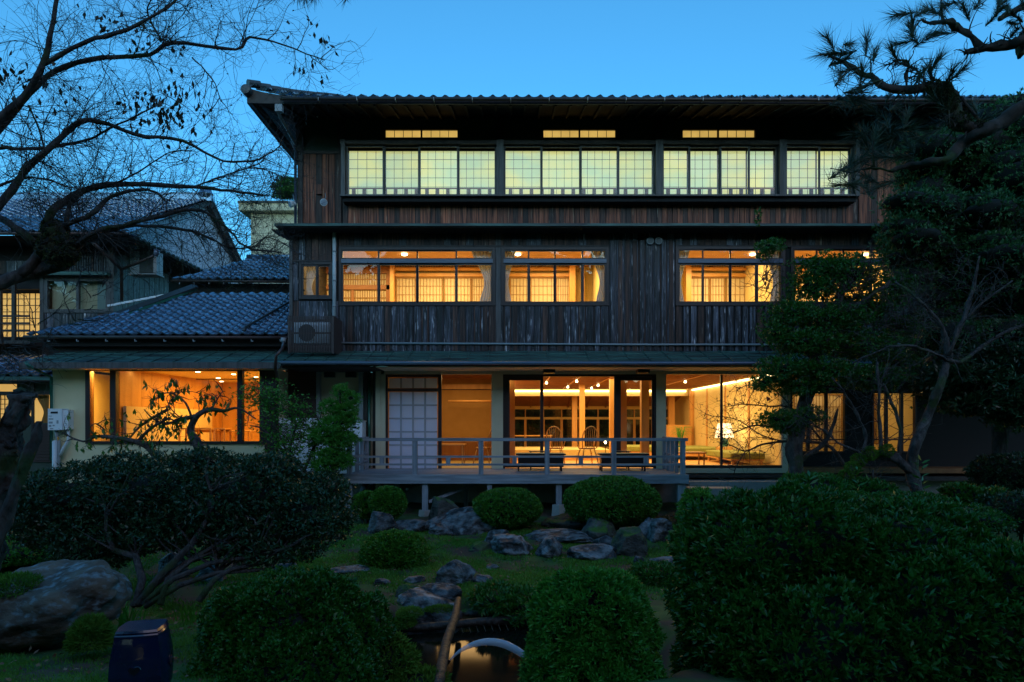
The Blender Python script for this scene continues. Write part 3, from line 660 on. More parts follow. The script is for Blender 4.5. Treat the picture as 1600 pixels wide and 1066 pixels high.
# --- service bay between annex and salon: shutter, beige wall, vents, louvre
SB = .3
def sx(px): return X(px, D0+SB)
def szz(py): return Z(py, D0+SB)
bx('service_wall', 'grey_cream', H, X(418,D0+SB), sx(600), SB, SB+.1, .0, EZ-.112)
sh = bx('roller_shutter', 'shutter_brown', H, sx(448), sx(496), SB-.08, SB-.01, szz(720), szz(573))
for i in range(20): bx('shutter_slat', 'shutter_brown', sh, sx(449), sx(495), SB-.092, SB-.081, szz(720-7.3*i)+.005, szz(720-7.3*(i+1)))
for px, w in ((499,6),(565.5,7),(573,5),(587,6)): bx('service_post', 'grey_metal' if px < 570 else 'beam_dark', H, sx(px-w/2), sx(px+w/2), SB-.12, SB-.002, .1, szz(573))
for px in (516, 549):
    v = bx('vent_box', 'dark_vent', H, sx(px-8), sx(px+8), SB-.1, SB-.001, szz(590), szz(574)); 
    for k in range(4): bx('vent_slat', 'black_paint', v, sx(px-6), sx(px+6), SB-.112, SB-.101, szz(588-3.6*k), szz(586.6-3.6*k))
lv = ob('louvre_window', ring(sx(536), sx(562), szz(662), szz(612), SB-.05, SB-.001, .03), 'grey_metal', H)
for k in range(13): ob('louvre_slat', MB().beam((sx(538),SB-.03,szz(660-3.7*k)), (sx(560),SB-.03,szz(660-3.7*k)), .035, .006, up=(0,.7,.7)), 'pvc', lv)
rail_tube(H, 'pipe', [(sx(579), SB-.15, .1), (sx(579), SB-.15, szz(575))], .035, 'green_glaze')
bx('return_wall', 'grey_cream', H, fx(588), fx(596), -.1, SB, .1, EZ-.112)
# --- right wing of the ground floor (recessed lattice room)
RY = .7; DR = D0+RY
def rx(px): return X(px, DR)
def rz(py): return Z(py, DR)
wall_with_holes('wall', 'wall_backing', H, rx(1232), XR, .2, EZ-.112, RY, RY+.1, [(rx(1235), rx(1322), rz(706), rz(612)), (rx(1236), rx(1320), rz(600), rz(584)), (rx(1362), rx(1432), rz(708), rz(612))])
for a, b, sp in ((1235,1322,(1263,1291)),(1362,1432,(1385,1409))):
    w = ob('wing_window', ring(rx(a), rx(b), rz(708), rz(612), RY-.03, RY+.08, .045), 'door_frame', H)
    for s_ in sp: bx('mullion', 'door_frame', w, rx(s_)-.035, rx(s_)+.035, RY-.02, RY+.06, rz(707), rz(613))
    bx('mid_rail', 'door_frame', w, rx(a+1), rx(b-1), RY-.01, RY+.04, rz(688), rz(686))
    bx('pane', 'glass', w, rx(a+1), rx(b-1), RY+.045, RY+.05, rz(707), rz(613))
w = ob('transom_window', ring(rx(1236), rx(1320), rz(600), rz(584), RY-.03, RY+.05, .03), 'door_frame', H)
for k in range(1, 4): bx('mullion', 'door_frame', w, rx(1236+21*k)-.02, rx(1236+21*k)+.02, RY-.02, RY+.03, rz(599), rz(585))
room(rx(1233), rx(1440), RY+.12, RY+3.2, ZF+.1, SZ, 'room_plaster', 'room_ceiling', 'tatami')
for a, b in ((1240,1264),(1266,1290),(1292,1316),(1365,1384),(1386,1405),(1407,1424)): shoji(H, X(a,DR+2), X(b,DR+2), Z(694,DR+2), Z(616,DR+2), RY+2, 5, 4)
area('wing_lamp', ((rx(1235)+rx(1430))/2, RY+1.6, SZ-.12), 2.2, 1.2, 15, (1,.62,.24))
bx('engawa', 'beam_dark', H, rx(1232), XR, -.1, RY, .75, .85)
# ================================================================ ANNEX at the left
DA = 15.75; YA = DA+YC
A = thing('annex_house', 'low cream annex with wide orange-lit corner window and blue tiled roof', 'house', (X(260,DA), YA, .2))
def ax(px): return X(px, DA)
def az(py): return Z(py, DA)
wall_with_holes('wall', 'cream_plaster', A, ax(82), ax(431), .1, EZ-.112, YA, YA+.14, [(ax(136), ax(414), az(692), az(573.5))])
bx('side_wall', 'cream_plaster', A, ax(82), ax(82)+.14, YA+.14, 6, .1, EZ-.112); bx('side_wall', 'cream_plaster', A, ax(431)-.14, ax(431), YA+.14, 6, .1, EZ-.112)
wf = ob('corner_window', ring(ax(135), ax(414), az(693.5), az(572.5), YA-.05, YA+.1, .11, .06), 'door_frame', A)
bx('mullion', 'door_frame', wf, ax(173), ax(182), YA-.04, YA+.09, az(692.5), az(575)); bx('mullion', 'door_frame', wf, ax(371.5), ax(379.5), YA-.04, YA+.09, az(692.5), az(575))
for a, b in ((143,173),(182,371.5),(379.5,408)): bx('pane', 'glass', wf, ax(a), ax(b), YA+.02, YA+.026, az(689), az(579))
bx('corner_board', 'door_frame', A, ax(414.2), ax(431), YA-.035, YA-.002, az(720), az(573))
AZ1 = 3.42; AX0 = X(183,DA+.1)
bx('room_ceiling', 'ceiling_cream', A, ax(84)+.2, ax(430)-.15, YA+.14, 5.3, AZ1, AZ1+.05)
bx('room_floor', 'room_wood', A, ax(84)+.2, ax(430)-.15, YA+.14, 5.3, .96, 1.0)
for i in range(12): piece('wall_panel', 'room_wood', A, AX0-.04-.002*(i%2), AX0, YA+.2+i*.47, YA+.2+i*.47+.463, 1.0, AZ1)
bx('room_wall', 'lattice_wood', A, AX0-.08, AX0-.05, YA+.2, 5.3, 1.0, AZ1)
for i in range(8): piece('wall_panel', 'room_wood', A, AX0+i*.46, AX0+i*.46+.453, 5.2, 5.24+.002*(i%2), 1.0, AZ1)
bx('room_wall', 'room_wood', A, ax(138), AX0-.085, YA+.9, YA+1.0, 1.0, AZ1)
for i in range(4):
    y0 = YA+.3+i*1.15
    for j in range(3): bx('cabinet_door', 'ceiling_cream', A, AX0+.02, AX0+.1, y0, y0+1.143, 1.0+j*.5, 1.494+j*.5+(.03 if j == 2 else 0))
for px, py, d in ((212,583,16.4),(309,583,17.2),(341,590,19.5),(346,594,21),(400,590,19),(365,588,18)): ob('downlight', MB().lathe((X(px,d), d+YC, AZ1-.012), [(.05,0),(.055,.01)], 12), 'lamp_white', A)
area('annex_lamp', (ax(290)+.2, 2.1, AZ1-.06), 2.6, 3.4, 80, (1,.5,.08)); area('annex_lamp', (ax(158), YA+.5, AZ1-.06), .5, .5, 60, (1,.47,.07))
l = bpy.data.lights.new('cabinet_spot', 'SPOT'); l.energy = 60; l.spot_size = R(55); l.spot_blend = .7; l.color = (1,.62,.2); l.shadow_soft_size = .05
o = bpy.data.objects.new('cabinet_spot', l); COL.objects.link(o); o.location = (AX0+.7, 3.2, AZ1-.1); o.rotation_euler = (0, R(-28), 0)
# annex copper eave
copper_eave(A, X(34,15.2), X(439,15.2)-.003, -1.2, EZ, -.15, Z(548,16.1), X(95,16.1))
bx('eave_fascia', 'frame_weathered', A, X(30,15.2), X(438,15.2)-.01, -1.21, -1.15, EZ-.14, EZ-.002)
bx('eave_soffit', 'ceiling_cream', A, X(34,15.2), X(438,15.2)-.01, -1.14, YA-.001, EZ-.14, EZ-.12); bx('eave_wall', 'wall_backing', A, X(72,16.2), X(452,16.2), -.1, .0, EZ, Z(526,16.2))
rail_tube(A, 'downpipe', [P(40,566,15.1), P(44,571,15.1), P(80,590,DA-.08), P(80,720,DA-.08)], .035, 'green_glaze')
rail_tube(A, 'downpipe', [P(443,535,15.6), P(441,545,15.0), P(431,556,14.95), P(430,575,15), P(433,590,15.6), P(433,720,15.6)], .035, 'gutter'); rail_tube(A, 'rain_head', [P(443,528,15.7), P(443,536,15.7)], [.07,.05], 'grey_metal')
# annex tiled roof
AO = Vector((X(42,16.0), 16.0+YC, Z(524,16.0))); AT = Vector((0, 2.7, Z(459,18.7)-AO.z)); AW = X(452,16)-AO.x
tw = .268; nl = 13; tl = AT.length/nl
kk = (X(305,18.66)-AO.x)/AT.length
ob('roof_deck', MB().poly([AO+Vector((.05,.02,-.03)), AO+Vector((AW,.02,-.03)), AO+Vector((AW,2.7,AT.z-.03)), AO+Vector((kk*AT.length,2.7,AT.z-.03))]), 'tile', A)
tiles(A, AO, (1,0,0), AT, int(AW/tw)+1, nl, tw, tl, keep=lambda u, v: u > max(0, (v-.1)*.92) and u < AW, cap=300)
bx('gutter_board', 'soffit', A, AO.x+.3, AO.x+AW, AO.y+.15, AO.y+.5, AO.z-.24, AO.z-.03)
gt = rail_tube(A, 'gutter', [AO+Vector((-.05,-.03,-.045)), AO+Vector((AW,-.03,-.06))], .045, 'gutter')
for i in range(9): ob('gutter_hook', MB().tube([AO+Vector((.5+i*.68,-.03,-.09)), AO+Vector((.52+i*.68,-.05,-.15)), AO+Vector((.56+i*.68,-.04,-.14))], .012, 5), 'grey_metal', gt)
pl = [P(180,493,17.3), P(305,449,18.75)]
ex_ = MB().beam(pl[0]+Vector((.1,0,.05)), pl[1]+Vector((.0,0,.04)), .3, .04, up=(0,-.5,.86)); ob('hip_flashing', ex_, 'dark_vent', A)
ob('flashing_edge', MB().beam(P(196,495,17.2)+Vector((.1,0,.08)), P(306,452,18.7), .03, .06), 'green_glaze', A)
# white mortar scraps along the left top
for k in range(7): a = P(168+k*13, 478-k*2.5, 17.9+k*.12); ob('mortar_line', MB().beam(a, a+Vector((.2,.03,.04)), .05, .05), 'white_metal', A)
rail_tube(A, 'roof_pipe', [P(381,525,16.05)+Vector((0,0,.12)), P(383,518,16.2)+Vector((0,0,.1)), P(450,479,17.8)+Vector((0,0,.1))], .03, 'dark_vent')
# ================================================================ CONNECTING WING with the second tiled roof
CW = thing('connecting_wing', 'dark connecting wing with small tiled roof tucked against the main house', 'house', (X(360,19.5), 3.1, .2))
BO = Vector((X(270,19.5), 3.1, Z(437,19.5))); BT = Vector((0, 2.1, Z(403,21.6)-BO.z)); BW = X(470,19.5)-BO.x
tiles(CW, BO, (1,0,0), BT, int(BW/.268)+1, 9, .268, BT.length/9, keep=lambda u, v: u > v*.65 and u < BW, cap=300)
ob('roof_deck', MB().poly([BO+Vector((.05,.02,-.03)), BO+Vector((BW,.02,-.03)), BO+Vector((BW,2.1,BT.z-.03)), BO+Vector((1.3,2.1,BT.z-.03))]), 'tile', CW)
rail_tube(CW, 'gutter', [BO+Vector((-.03,-.03,-.04)), BO+Vector((BW,-.03,-.07))], .04, 'gutter')
bx('wall', 'wall_backing', CW, BO.x+.3, BO.x+BW, 3.4, 3.5, 3.4, BO.z-.05); rail_tube(CW, 'ridge_tile', [BO+Vector((1.3,2.1,BT.z+.04)), BO+Vector((BW,2.1,BT.z+.04))], .07, 'tile')
for i in range(8): ob('gutter_hook', MB().tube([BO+Vector((.2+i*.42,-.03,-.08)), BO+Vector((.21+i*.42,-.04,-.14))], .012, 5), 'grey_metal', CW)
# ================================================================ OLD SIDE HOUSE at far left
SD = 19.5; S = thing('side_house', 'old dark two storey wooden house with tiled roof and white gable at far left', 'house', (X(60,SD), 4, .2))
ESD = 18.4; ez = Z(363, ESD); cx0 = X(203, ESD); sl_ = .46
# front lower slope of tiles up to the ridge
Lr = 6.6; up_ = Vector((0, 1, sl_)); n_rows = 26; L_ = Lr*math.sqrt(1+sl_**2)
RXL = cx0-9.0
tiles(S, (RXL, ESD+YC, ez), (1,0,0), up_, int((cx0-RXL)/.28), n_rows, .28, L_/n_rows, keep=lambda u, v: u < (cx0-RXL)-.0-min(v*.9, .75), cap=300, restname='far_tiles')
ob('roof_deck', MB().poly([(RXL,ESD+YC+.02,ez-.03),(cx0-.1,ESD+YC+.02,ez-.03),(cx0-.85,ESD+YC+Lr,ez+Lr*sl_-.03),(RXL,ESD+YC+Lr,ez+Lr*sl_-.03)]), 'tile', S)
gx = cx0-.8; ya = ESD+YC+Lr; za = ez+Lr*sl_
ob('roof_deck', MB().poly([(RXL,ya,za),(gx+.1,ya,za),(gx+.1,ya+6,za-6*.6),(RXL,ya+6,za-6*.6)]), 'tile', S)
# right skirt roof
tiles(S, (cx0, ESD+YC+9.5, ez), (0,-1,0), (-1,0,sl_), 34, 3, .28, .3, cap=102, keep=lambda u, v: (9.5-u) > v)
ob('roof_deck', MB().poly([(cx0-.02,ESD+YC,ez-.04),(cx0-.02,ESD+YC+9.5,ez-.04),(cx0-.95,ESD+YC+9.5,ez+.4),(cx0-.95,ESD+YC+.9,ez+.4)]), 'tile', S)
ob('gable_wall', MB().poly([(gx-.12,ESD+YC+.8,ez+.3),(gx-.12,ya+5.2,ez+.3),(gx-.12,ya+5.2,za-5.2*.6-.1),(gx-.12,ya,za-.15),(gx-.12,ESD+YC+.8,ez+.45)]), 'white_plaster', S)
bx('gable_wall', 'white_plaster', S, gx-.3, gx-.121, ESD+YC+1, ya+5, ez+.2, ez+.32)
# verge boards and ridge
vb = MB()
for k in range(12):
    t0, t1 = k/12, (k+1)/12; vb.beam((gx+.03, ESD+YC+Lr*t0, ez+Lr*sl_*t0-.1), (gx+.03, ESD+YC+Lr*t1, ez+Lr*sl_*t1-.1), .06, .16)
ob('verge_board', vb, 'beam_dark', S); ob('verge_board', MB().beam((gx+.06,ya,za-.1),(gx+.06,ya+6,za-3.7),.08,.34), 'char_board_brown', S)
vt = MB()
for k in range(22): a = Vector((gx+.06, ya+k*.27, za-k*.27*.6+.02)); vt.tube([a, a+Vector((0,.25,-.13))], [.09,.075], 8)
ob('verge_tile', vt, 'tile', S); bx('verge_board', 'white_plaster', S, gx-.11, gx-.1, ya-.1, ya+.1, za-.6, za-.3)
rg = bx('ridge', 'tile', S, RXL, gx+.12, ya-.1, ya+.1, za-.05, za+.2)
for i in range(30): bx('ridge_tile', 'tile', rg, RXL+.02+i*.28, RXL+.27+i*.28, ya-.12, ya+.12, za+.2, za+.25) if RXL+.27+i*.28 < gx else None
ob('ridge_end_tile', MB().lathe((gx-.12,ya,za+.2), [(.2,-.1),(.28,0),(.2,.16),(.05,.25)], 12), 'tile', S)
for k in (0,1): bx('gable_vent', 'dark_vent', S, gx-.119, gx-.06, ya-.9+k*.55, ya-.6+k*.55, za-1.5, za-1.35)
bx('eave_soffit', 'soffit', S, RXL, cx0-.05, ESD+YC+.1, 3.1, ez-.1, ez-.06); bx('eave_soffit', 'soffit', S, cx0-1.2, cx0-.05, 3.11, 11, ez-.1, ez-.06)
gt = rail_tube(S, 'gutter', [(RXL, ESD+YC-.04, ez-.03), (cx0, ESD+YC-.04, ez-.05)], .045, 'gutter')
def qx(px): return X(px, SD)
def qz(py): return Z(py, SD)
YS = SD+YC
wall_with_holes('wall', 'wall_backing', S, qx(-60), qx(176), .1, ez-.05, YS, YS+.12, [(qx(70), qx(172), qz(489), qz(433)), (qx(-50), qx(62), qz(528), qz(452)), (qx(-50), qx(25), qz(640), qz(604))])
bx('side_wall', 'wall_backing', S, qx(176)-.12, qx(176), YS+.12, 11, .1, ez-.05)
boards(S, qx(62), qx(176), qz(522), qz(490), YS-.001, .2, 'char_board', seed=31)
boards(S, qx(66), qx(170), qz(424), qz(400), YS-.001, .07, 'char_board', seed=32, w=.04, name='lattice_bar')
boards(S, qx(-50), qx(62), qz(428), qz(408), YS-.001, .16, 'char_board_brown', seed=33)
for i in range(10): piece('board', 'char_board', S, qx(176), qx(176)+.02, YS+.15+i*.3, YS+.43+i*.3, qz(522), qz(392)-.0)
bx('corner_post', 'frame_weathered', S, qx(174)-.06, qx(174)+.1, YS-.07, YS+.1, qz(525), qz(372)); bx('corner_post', 'frame_weathered', S, qx(64), qx(70), YS-.06, YS+.0, qz(522), qz(430))
bx('window_hood', 'copper', S, qx(40), qx(176), YS-.3, YS, qz(433), qz(428), label='tan board above the old house window')
w = ob('window', ring(qx(70), qx(172), qz(489), qz(434), YS-.05, YS+.06, .1), 'frame_weathered', S)
bx('mullion', 'frame_weathered', w, qx(120), qx(124), YS-.04, YS+.05, qz(487), qz(436)); bx('pane', 'glass', w, qx(72), qx(120), YS, YS+.005, qz(487), qz(436)); bx('pane', 'glass', w, qx(124), qx(170), YS, YS+.005, qz(487), qz(436))
bx('blind', 'grey_cream', w, qx(74), qx(146), YS+.2, YS+.21, qz(487), qz(434)); bx('blind', 'pale_curtain', w, qx(146), qx(171), YS+.18, YS+.19, qz(487), qz(434))
shoji(S, qx(-10), qx(62), qz(526), qz(454), YS+.3, 8, 7, 'window_lit', 'lattice_dark', bw=.02, name='lit_lattice_window')
shoji(S, qx(-48), qx(-12), qz(526), qz(454), YS+.3, 4, 7, 'window_lit', 'lattice_dark', bw=.02, name='lit_lattice_window')
for px in (-2, 19, 40): bx('post', 'beam_dark', S, qx(px-2.5), qx(px+2.5), YS-.5, YS-.42, qz(536), qz(440))
for z in (498, 509, 520): bx('balcony_rail', 'beam_dark', S, qx(-60), qx(64), YS-.49, YS-.44, qz(z)-.025, qz(z)+.025)
bx('balcony_floor', 'beam_dark', S, qx(-60), qx(70), YS-.6, YS-.0, qz(541), qz(536))
bx('inner_wall', 'wall_backing', S, qx(-60), qx(170), YS+1.4, YS+1.5, .1, ez-.1); bx('inner_floor', 'wall_backing', S, qx(-60), qx(170), YS+.13, YS+1.4, qz(530)-.1, qz(530)); bx('inner_ceiling', 'wall_backing', S, qx(-60), qx(170), YS+.13, YS+1.4, ez-.2, ez-.1)
# lower pent roof and ground floor of the side house
PD = 17.0; po = Vector((X(-90,PD), PD+YC, Z(588,PD))); pu = Vector((0,1.3,Z(557,18.3)-po.z))
tiles(S, po, (1,0,0), pu, 18, 5, .28, pu.length/5, cap=90, keep=lambda u, v: po.x+u < X(82,PD)-.1)
ob('roof_deck', MB().poly([po+Vector((0,.02,-.03)), (X(82,PD), po.y+.02, po.z-.03), (X(82,PD), po.y+1.3, po.z+pu.z-.03), po+pu+Vector((0,0,-.03))]), 'tile', S)
bx('eave_fascia', 'copper', S, po.x, X(81,PD), po.y-.04, po.y+.02, po.z-.1, po.z-.01)
YL = PD+YC+.5; DLw = YL-YC
def lx(px): return X(px, DLw)
def lz(py): return Z(py, DLw)
wall_with_holes('wall', 'green_plaster', S, lx(-80), lx(82), .1, po.z-.1, YL, YL+.1, [(lx(-60), lx(26), lz(612), lz(600)), (lx(-60), lx(80), lz(661), lz(617))])
shoji(S, lx(-20), lx(22), lz(662), lz(616), YL+.15, 6, 6, 'window_lit', 'lattice_dark', bw=.015, name='lit_lattice_window'); bx('lit_panel', 'window_lit', S, lx(23), lx(80), YL+.25, YL+.26, lz(662), lz(598)); bx('lit_panel', 'window_lit', S, lx(-60), lx(22), YL+.25, YL+.26, lz(613), lz(598))
curtain(S, lx(52), lx(70), lz(661), lz(617), YL+.14, side=1, m='brown_plaster'); bx('head_beam', 'door_frame', S, lx(-60), lx(82), YL-.05, YL, lz(617), lz(612)); bx('post', 'door_frame', S, lx(50), lx(54), YL-.04, YL+.0, lz(720), lz(600))
sh = bx('louvre_shutter', 'shutter_brown', S, lx(53), lx(80), YL-.04, YL-.001, lz(722), lz(663))
for k in range(12): bx('shutter_slat', 'shutter_brown', sh, lx(56), lx(79), YL-.06, YL-.041, lz(719-4.6*k), lz(716.4-4.6*k))
for px, a in ((243,200),): pass
rail_tube(S, 'downpipe', [P(146,380,18.3), P(188,419,19.2), P(190,423,19.35), P(190,470,19.4)], .045, 'gutter'); rail_tube(S, 'downpipe', [P(240,400,19.0), P(192,420,19.3)], .04, 'gutter'); rail_tube(S, 'rain_head', [P(245,390,19.0), P(243,400,19)], [.09,.06], 'sash_blue')
# ================================================================ BEIGE BUILDING behind
BB = thing('concrete_building', 'plain beige flat roofed building rising behind the tiled roofs', 'building', (X(430,31), 15, 0))
bx('wall', 'beige_concrete', BB, X(392,31), X(500,31), 14.6, 22, 0, Z(329,31)); pr = bx('parapet', 'beige_concrete', BB, X(378,31), X(500,31), 14.2, 22.4, Z(333,31), Z(322,31)); bx('coping', 'dark_vent', pr, X(377,31), X(500,31), 14.15, 22.45, Z(322,31)+.001, Z(318.5,31))
# ================================================================ GROUND AND WATER
def grid(name, xs, ys, m, kind='structure', zf=terrain):
    XX, YY = np.meshgrid(xs, ys); ZZ = zf(XX, YY); nx, ny = len(xs), len(ys)
    v = np.stack([XX.ravel(), YY.ravel(), ZZ.ravel()], 1); i = np.arange(nx*ny).reshape(ny, nx)
    f = np.stack([i[:-1,:-1], i[:-1,1:], i[1:,1:], i[1:,:-1]], -1).reshape(-1, 4)
    o = bpy.data.objects.new(name, npmesh(name, v, f, m, True)); COL.objects.link(o); o['kind'] = kind; return o
def gz_(XX, YY):
    z = terrain(XX, YY); r = np.random.default_rng(3)
    return z+.012*np.sin(XX*13+YY*7)*np.sin(YY*11-XX*5)
xs = np.concatenate([[-900,-300,-100,-40,-22], np.linspace(-16, 14, 240), [20,40,100,300,900]]); ys = np.concatenate([[-900,-300,-100,-40,-24], np.linspace(-18, .5, 170), [4,10,40,100,300,900]])
grid('ground', xs, ys, 'ground', zf=gz_)
w = MB().poly([(-2.6,-12.6,-.25),(2,-12.6,-.25),(2,-7.8,-.25),(-2.6,-7.8,-.25)]); tag(ob('pond_water', w, 'water'), kind='structure')
# ================================================================ DECK
DF = 14.45; dy = DF+YC; DZ = Z(741.6, DF); DH = 1.95
def dx(px): return X(px, DF)
dl, dr = dx(541), dx(1072)
K = thing('garden_deck', 'weathered blue-grey timber deck with railing on posts in front of the salon', 'deck', ((dl+dr)/2, dy, .1))
n = 14
for i in range(n):
    y0 = dy+.03+i*(1.9/n); bx('deck_board', 'deck_wood', K, dl+.03, dr-.03, y0, y0+1.9/n-.008, DZ-.03, DZ+random.uniform(-.002,.002))
bx('fascia_board', 'deck_wood', K, dx(537), dx(1076), dy-.03, dy+.025, DZ-.19, DZ+.004); 
bx('fascia_board', 'deck_wood', K, dl-.03, dl+.02, dy+.03, -.1, DZ-.18, DZ+.002); bx('fascia_board', 'deck_wood', K, dr-.02, dr+.03, dy+.03, -.1, DZ-.18, DZ+.002)
for i in range(5): bx('joist', 'deck_wood', K, dl+.1, dr-.1, dy+.1+i*.42, dy+.18+i*.42, DZ-.13, DZ-.032)
for px, w_ in ((544,.13),(663.5,.12),(765,.1),(873.5,.12),(1066,.16)):
    zt = float(terrain(dx(px), dy)); zb = Z(798 if px in (663.5,) else 789, DF) if px in (663.5, 873.5) else zt-.1
    bx('deck_post', 'deck_wood_post', K, dx(px)-w_/2, dx(px)+w_/2, dy+.03, dy+.15, zb, DZ-.192)
    if px in (663.5, 873.5): ob('post_footing', MB().lathe((dx(px), dy+.09, zb), [(.155,-.28),(.135,.0)], 4), 'concrete', K).rotation_euler = (0,0,0)
for px in (600, 720, 830, 950, 1040):
    bx('deck_post', 'deck_wood_post', K, dx(px)-.05, dx(px)+.05, dy+1.6, dy+1.7, .0, DZ-.192)
ob('brace', MB().beam((dx(668),dy+.1,Z(785,DF)), (dx(742),dy+.6,Z(760,DF)), .1,.05), 'deck_wood', K); ob('brace', MB().beam((dx(548),dy+.1,Z(793,DF)), (dx(560),dy+.5,Z(765,DF)), .09,.05), 'deck_wood', K)
ob('brace', MB().beam((dx(630),dy+.5,Z(768,DF)), (dx(650),dy+.9,Z(760,DF)), .09,.05), 'deck_wood', K)
RT = Z(684.6, DF); R1 = Z(712.3, DF); R2 = Z(724.6, DF)
bx('top_rail', 'deck_wood', K, dx(537), dx(1075), dy-.01, dy+.1, RT-.065, RT)
for r_ in (R1, R2): bx('mid_rail', 'deck_wood', K, dl+.04, dr-.04, dy+.02, dy+.06, r_-.042, r_)
for px in (545.5, 648, 751.5, 855, 959.5, 1067.5): bx('rail_post', 'deck_wood_post', K, dx(px)-.05, dx(px)+.05, dy+.0, dy+.09, DZ+.005, RT-.066)
for px in (596, 700, 804, 908, 1010): bx('rail_stub', 'deck_wood_post', K, dx(px)-.047, dx(px)+.047, dy+.025, dy+.075, R2+.001, R1-.043)
for sx_, nn in ((dl+.06, 3), (dr-.1, 4)):
    bx('top_rail', 'deck_wood', K, sx_-.03, sx_+.07, dy+.11, -.25, RT-.065, RT-.002)
    for r_ in (R1, R2): bx('mid_rail', 'deck_wood', K, sx_, sx_+.04, dy+.1, -.25, r_-.04, r_-.002)
    for i in range(nn): yy = dy+.1+(i+1)*(1.55/nn); bx('rail_post', 'deck_wood_post', K, sx_-.02, sx_+.06, yy, yy+.08, DZ+.005, RT-.066)
bx('step_stone', 'concrete', K, fx(1062), fx(1260), -1.1, -.35, .2, Z(757,15.4)) if False else None
st = tag(bx('stepping_slab', 'concrete', None, X(1078,15.6), X(1240,15.6), -.75, -.2, .05, Z(753,15.6)), 'long pale stone step under the picture window beside the deck', 'step')
st2 = tag(bx('stepping_slab', 'concrete', None, X(1078,15.1), X(1150,15.1), -1.35, -.8, .02, Z(763,15.1)), 'lower pale stone step just off the right end of the deck', 'step')
# ================================================================ OUTDOOR BENCHES
def bench(name, label, x0, x1, y0, y1, z, m='black_paint', cat='bench', group=None, legs=2, th=.07, slope=.04):
    t = thing(name, label, cat, ((x0+x1)/2, (y0+y1)/2, DZ), group)
    bx('seat', m, t, x0, x1, y0, y1, z-.035, z); bx('apron', m, t, x0+.05, x1-.05, y0+.03, y1-.03, z-.3, z-.036)
    bx('seat_mat', 'cushion', t, x0+.02, x1-.02, y0+.02, y1-.02, z+.001, z+.008)
    for px in (x0+.06, x1-.1):
        for py in (y0+.03, y1-.07): ob('leg', MB().beam((px,py,z-.3),(px+(.0),py,DZ+.003),.035), m, t)
    return t
q = lambda px, d=15.4: X(px, d)
zbz = lambda py, d=15.4: Z(py, d)
g_ = 'low black benches set on the deck'
bench('deck_bench', 'low black bench on the deck left of the first chair', q(806), q(884), -1.05, -.65, zbz(709), group=g_)
bench('deck_bench', 'low black bench on the deck right of the second chair', q(936), q(1014), -1.05, -.65, zbz(709), group=g_)
def side_table(label, px, w=.42, z=None):
    z = z or zbz(706); x = q(px); t = thing('side_table', label, 'table', (x, -.45, DZ), 'small black tables between the benches')
    bx('table_top', 'black_paint', t, x-w/2, x+w/2, -.6, -.25, z-.02, z)
    for a in (-1,1):
        for b in (-.55, -.3): bx('leg', 'black_paint', t, x+a*w*.4-.014, x+a*w*.4+.014, b-.014, b+.014, DZ+.003, z-.021)
side_table('small black side table behind the bench in front of the first door pane', 842); side_table('small black side table behind the right hand deck bench', 976)
# ================================================================ WINDSOR CHAIRS
def windsor(label, m='room_wood', group='hoop backed chairs in the salon'):
    t = thing('windsor_chair', label, 'chair', (0,0,0), group)
    s = MB().lathe((0,0,.42), [(.2,0),(.23,.02),(.22,.04)], 16); ob('seat', s, m, t)
    for a in (-1,1):
        for b in (-1,1): ob('leg', MB().tube([(a*.14,b*.14,.42),(a*.2,b*.2,.2),(a*.22,b*.23,0)],[.014,.02,.013],8), m, t, smooth=True)
    ob('stretcher', MB().tube([(-.19,-.19,.2),(-.19,.19,.2)],.01,6).tube([(.19,-.19,.2),(.19,.19,.2)],.01,6).tube([(-.19,0,.2),(.19,0,.2)],.01,6), m, t)
    hp = [(-.19,-.17,.45)]+[(-.2*math.cos(a)*1.02, -.2-.08*math.sin(a), .72+.28*math.sin(a)) for a in np.linspace(0, math.pi, 13)]+[(.19,-.17,.45)]
    ob('hoop', MB().tube(hp, .014, 8), m, t, smooth=True)
    for k in range(7):
        u = (k-3)/3.6; zt = .72+.28*math.sqrt(1-min(.98,u*u)); ob('spindle', MB().tube([(u*.15,-.17,.45),(u*.2,-.2-.08*math.sin(math.acos(u)),zt)],.0075,6), m, t, smooth=True)
    ob('arm_rail', MB().tube([(-.27,.16,.68),(-.26,-.02,.68),(-.19,-.19,.68)],.015,8).tube([(.27,.16,.68),(.26,-.02,.68),(.19,-.19,.68)],.015,8).tube([(-.25,.12,.67),(-.2,.08,.45)],.01,6).tube([(.25,.12,.67),(.2,.08,.45)],.01,6), m, t, smooth=True)
    return t
c1 = windsor('honey wood hoop backed chair behind the deck rail, left one of the salon pair')
c1.location = (X(868,17.6), 1.3, ZF); c1.rotation_euler = (0,0,R(-12))
c2 = copy_tree(c1); c2['label'] = 'honey wood hoop backed chair near the small bright candle lamp'; c2.location = (X(918,17.4), 1.05, ZF); c2.rotation_euler = (0,0,R(14))
c3 = copy_tree(c1); c3['label'] = 'armchair half hidden by the cream column in the brown tatami room'; c3.location = (X(757,17.9), 1.5, ZF); c3.rotation_euler = (0,0,R(70))
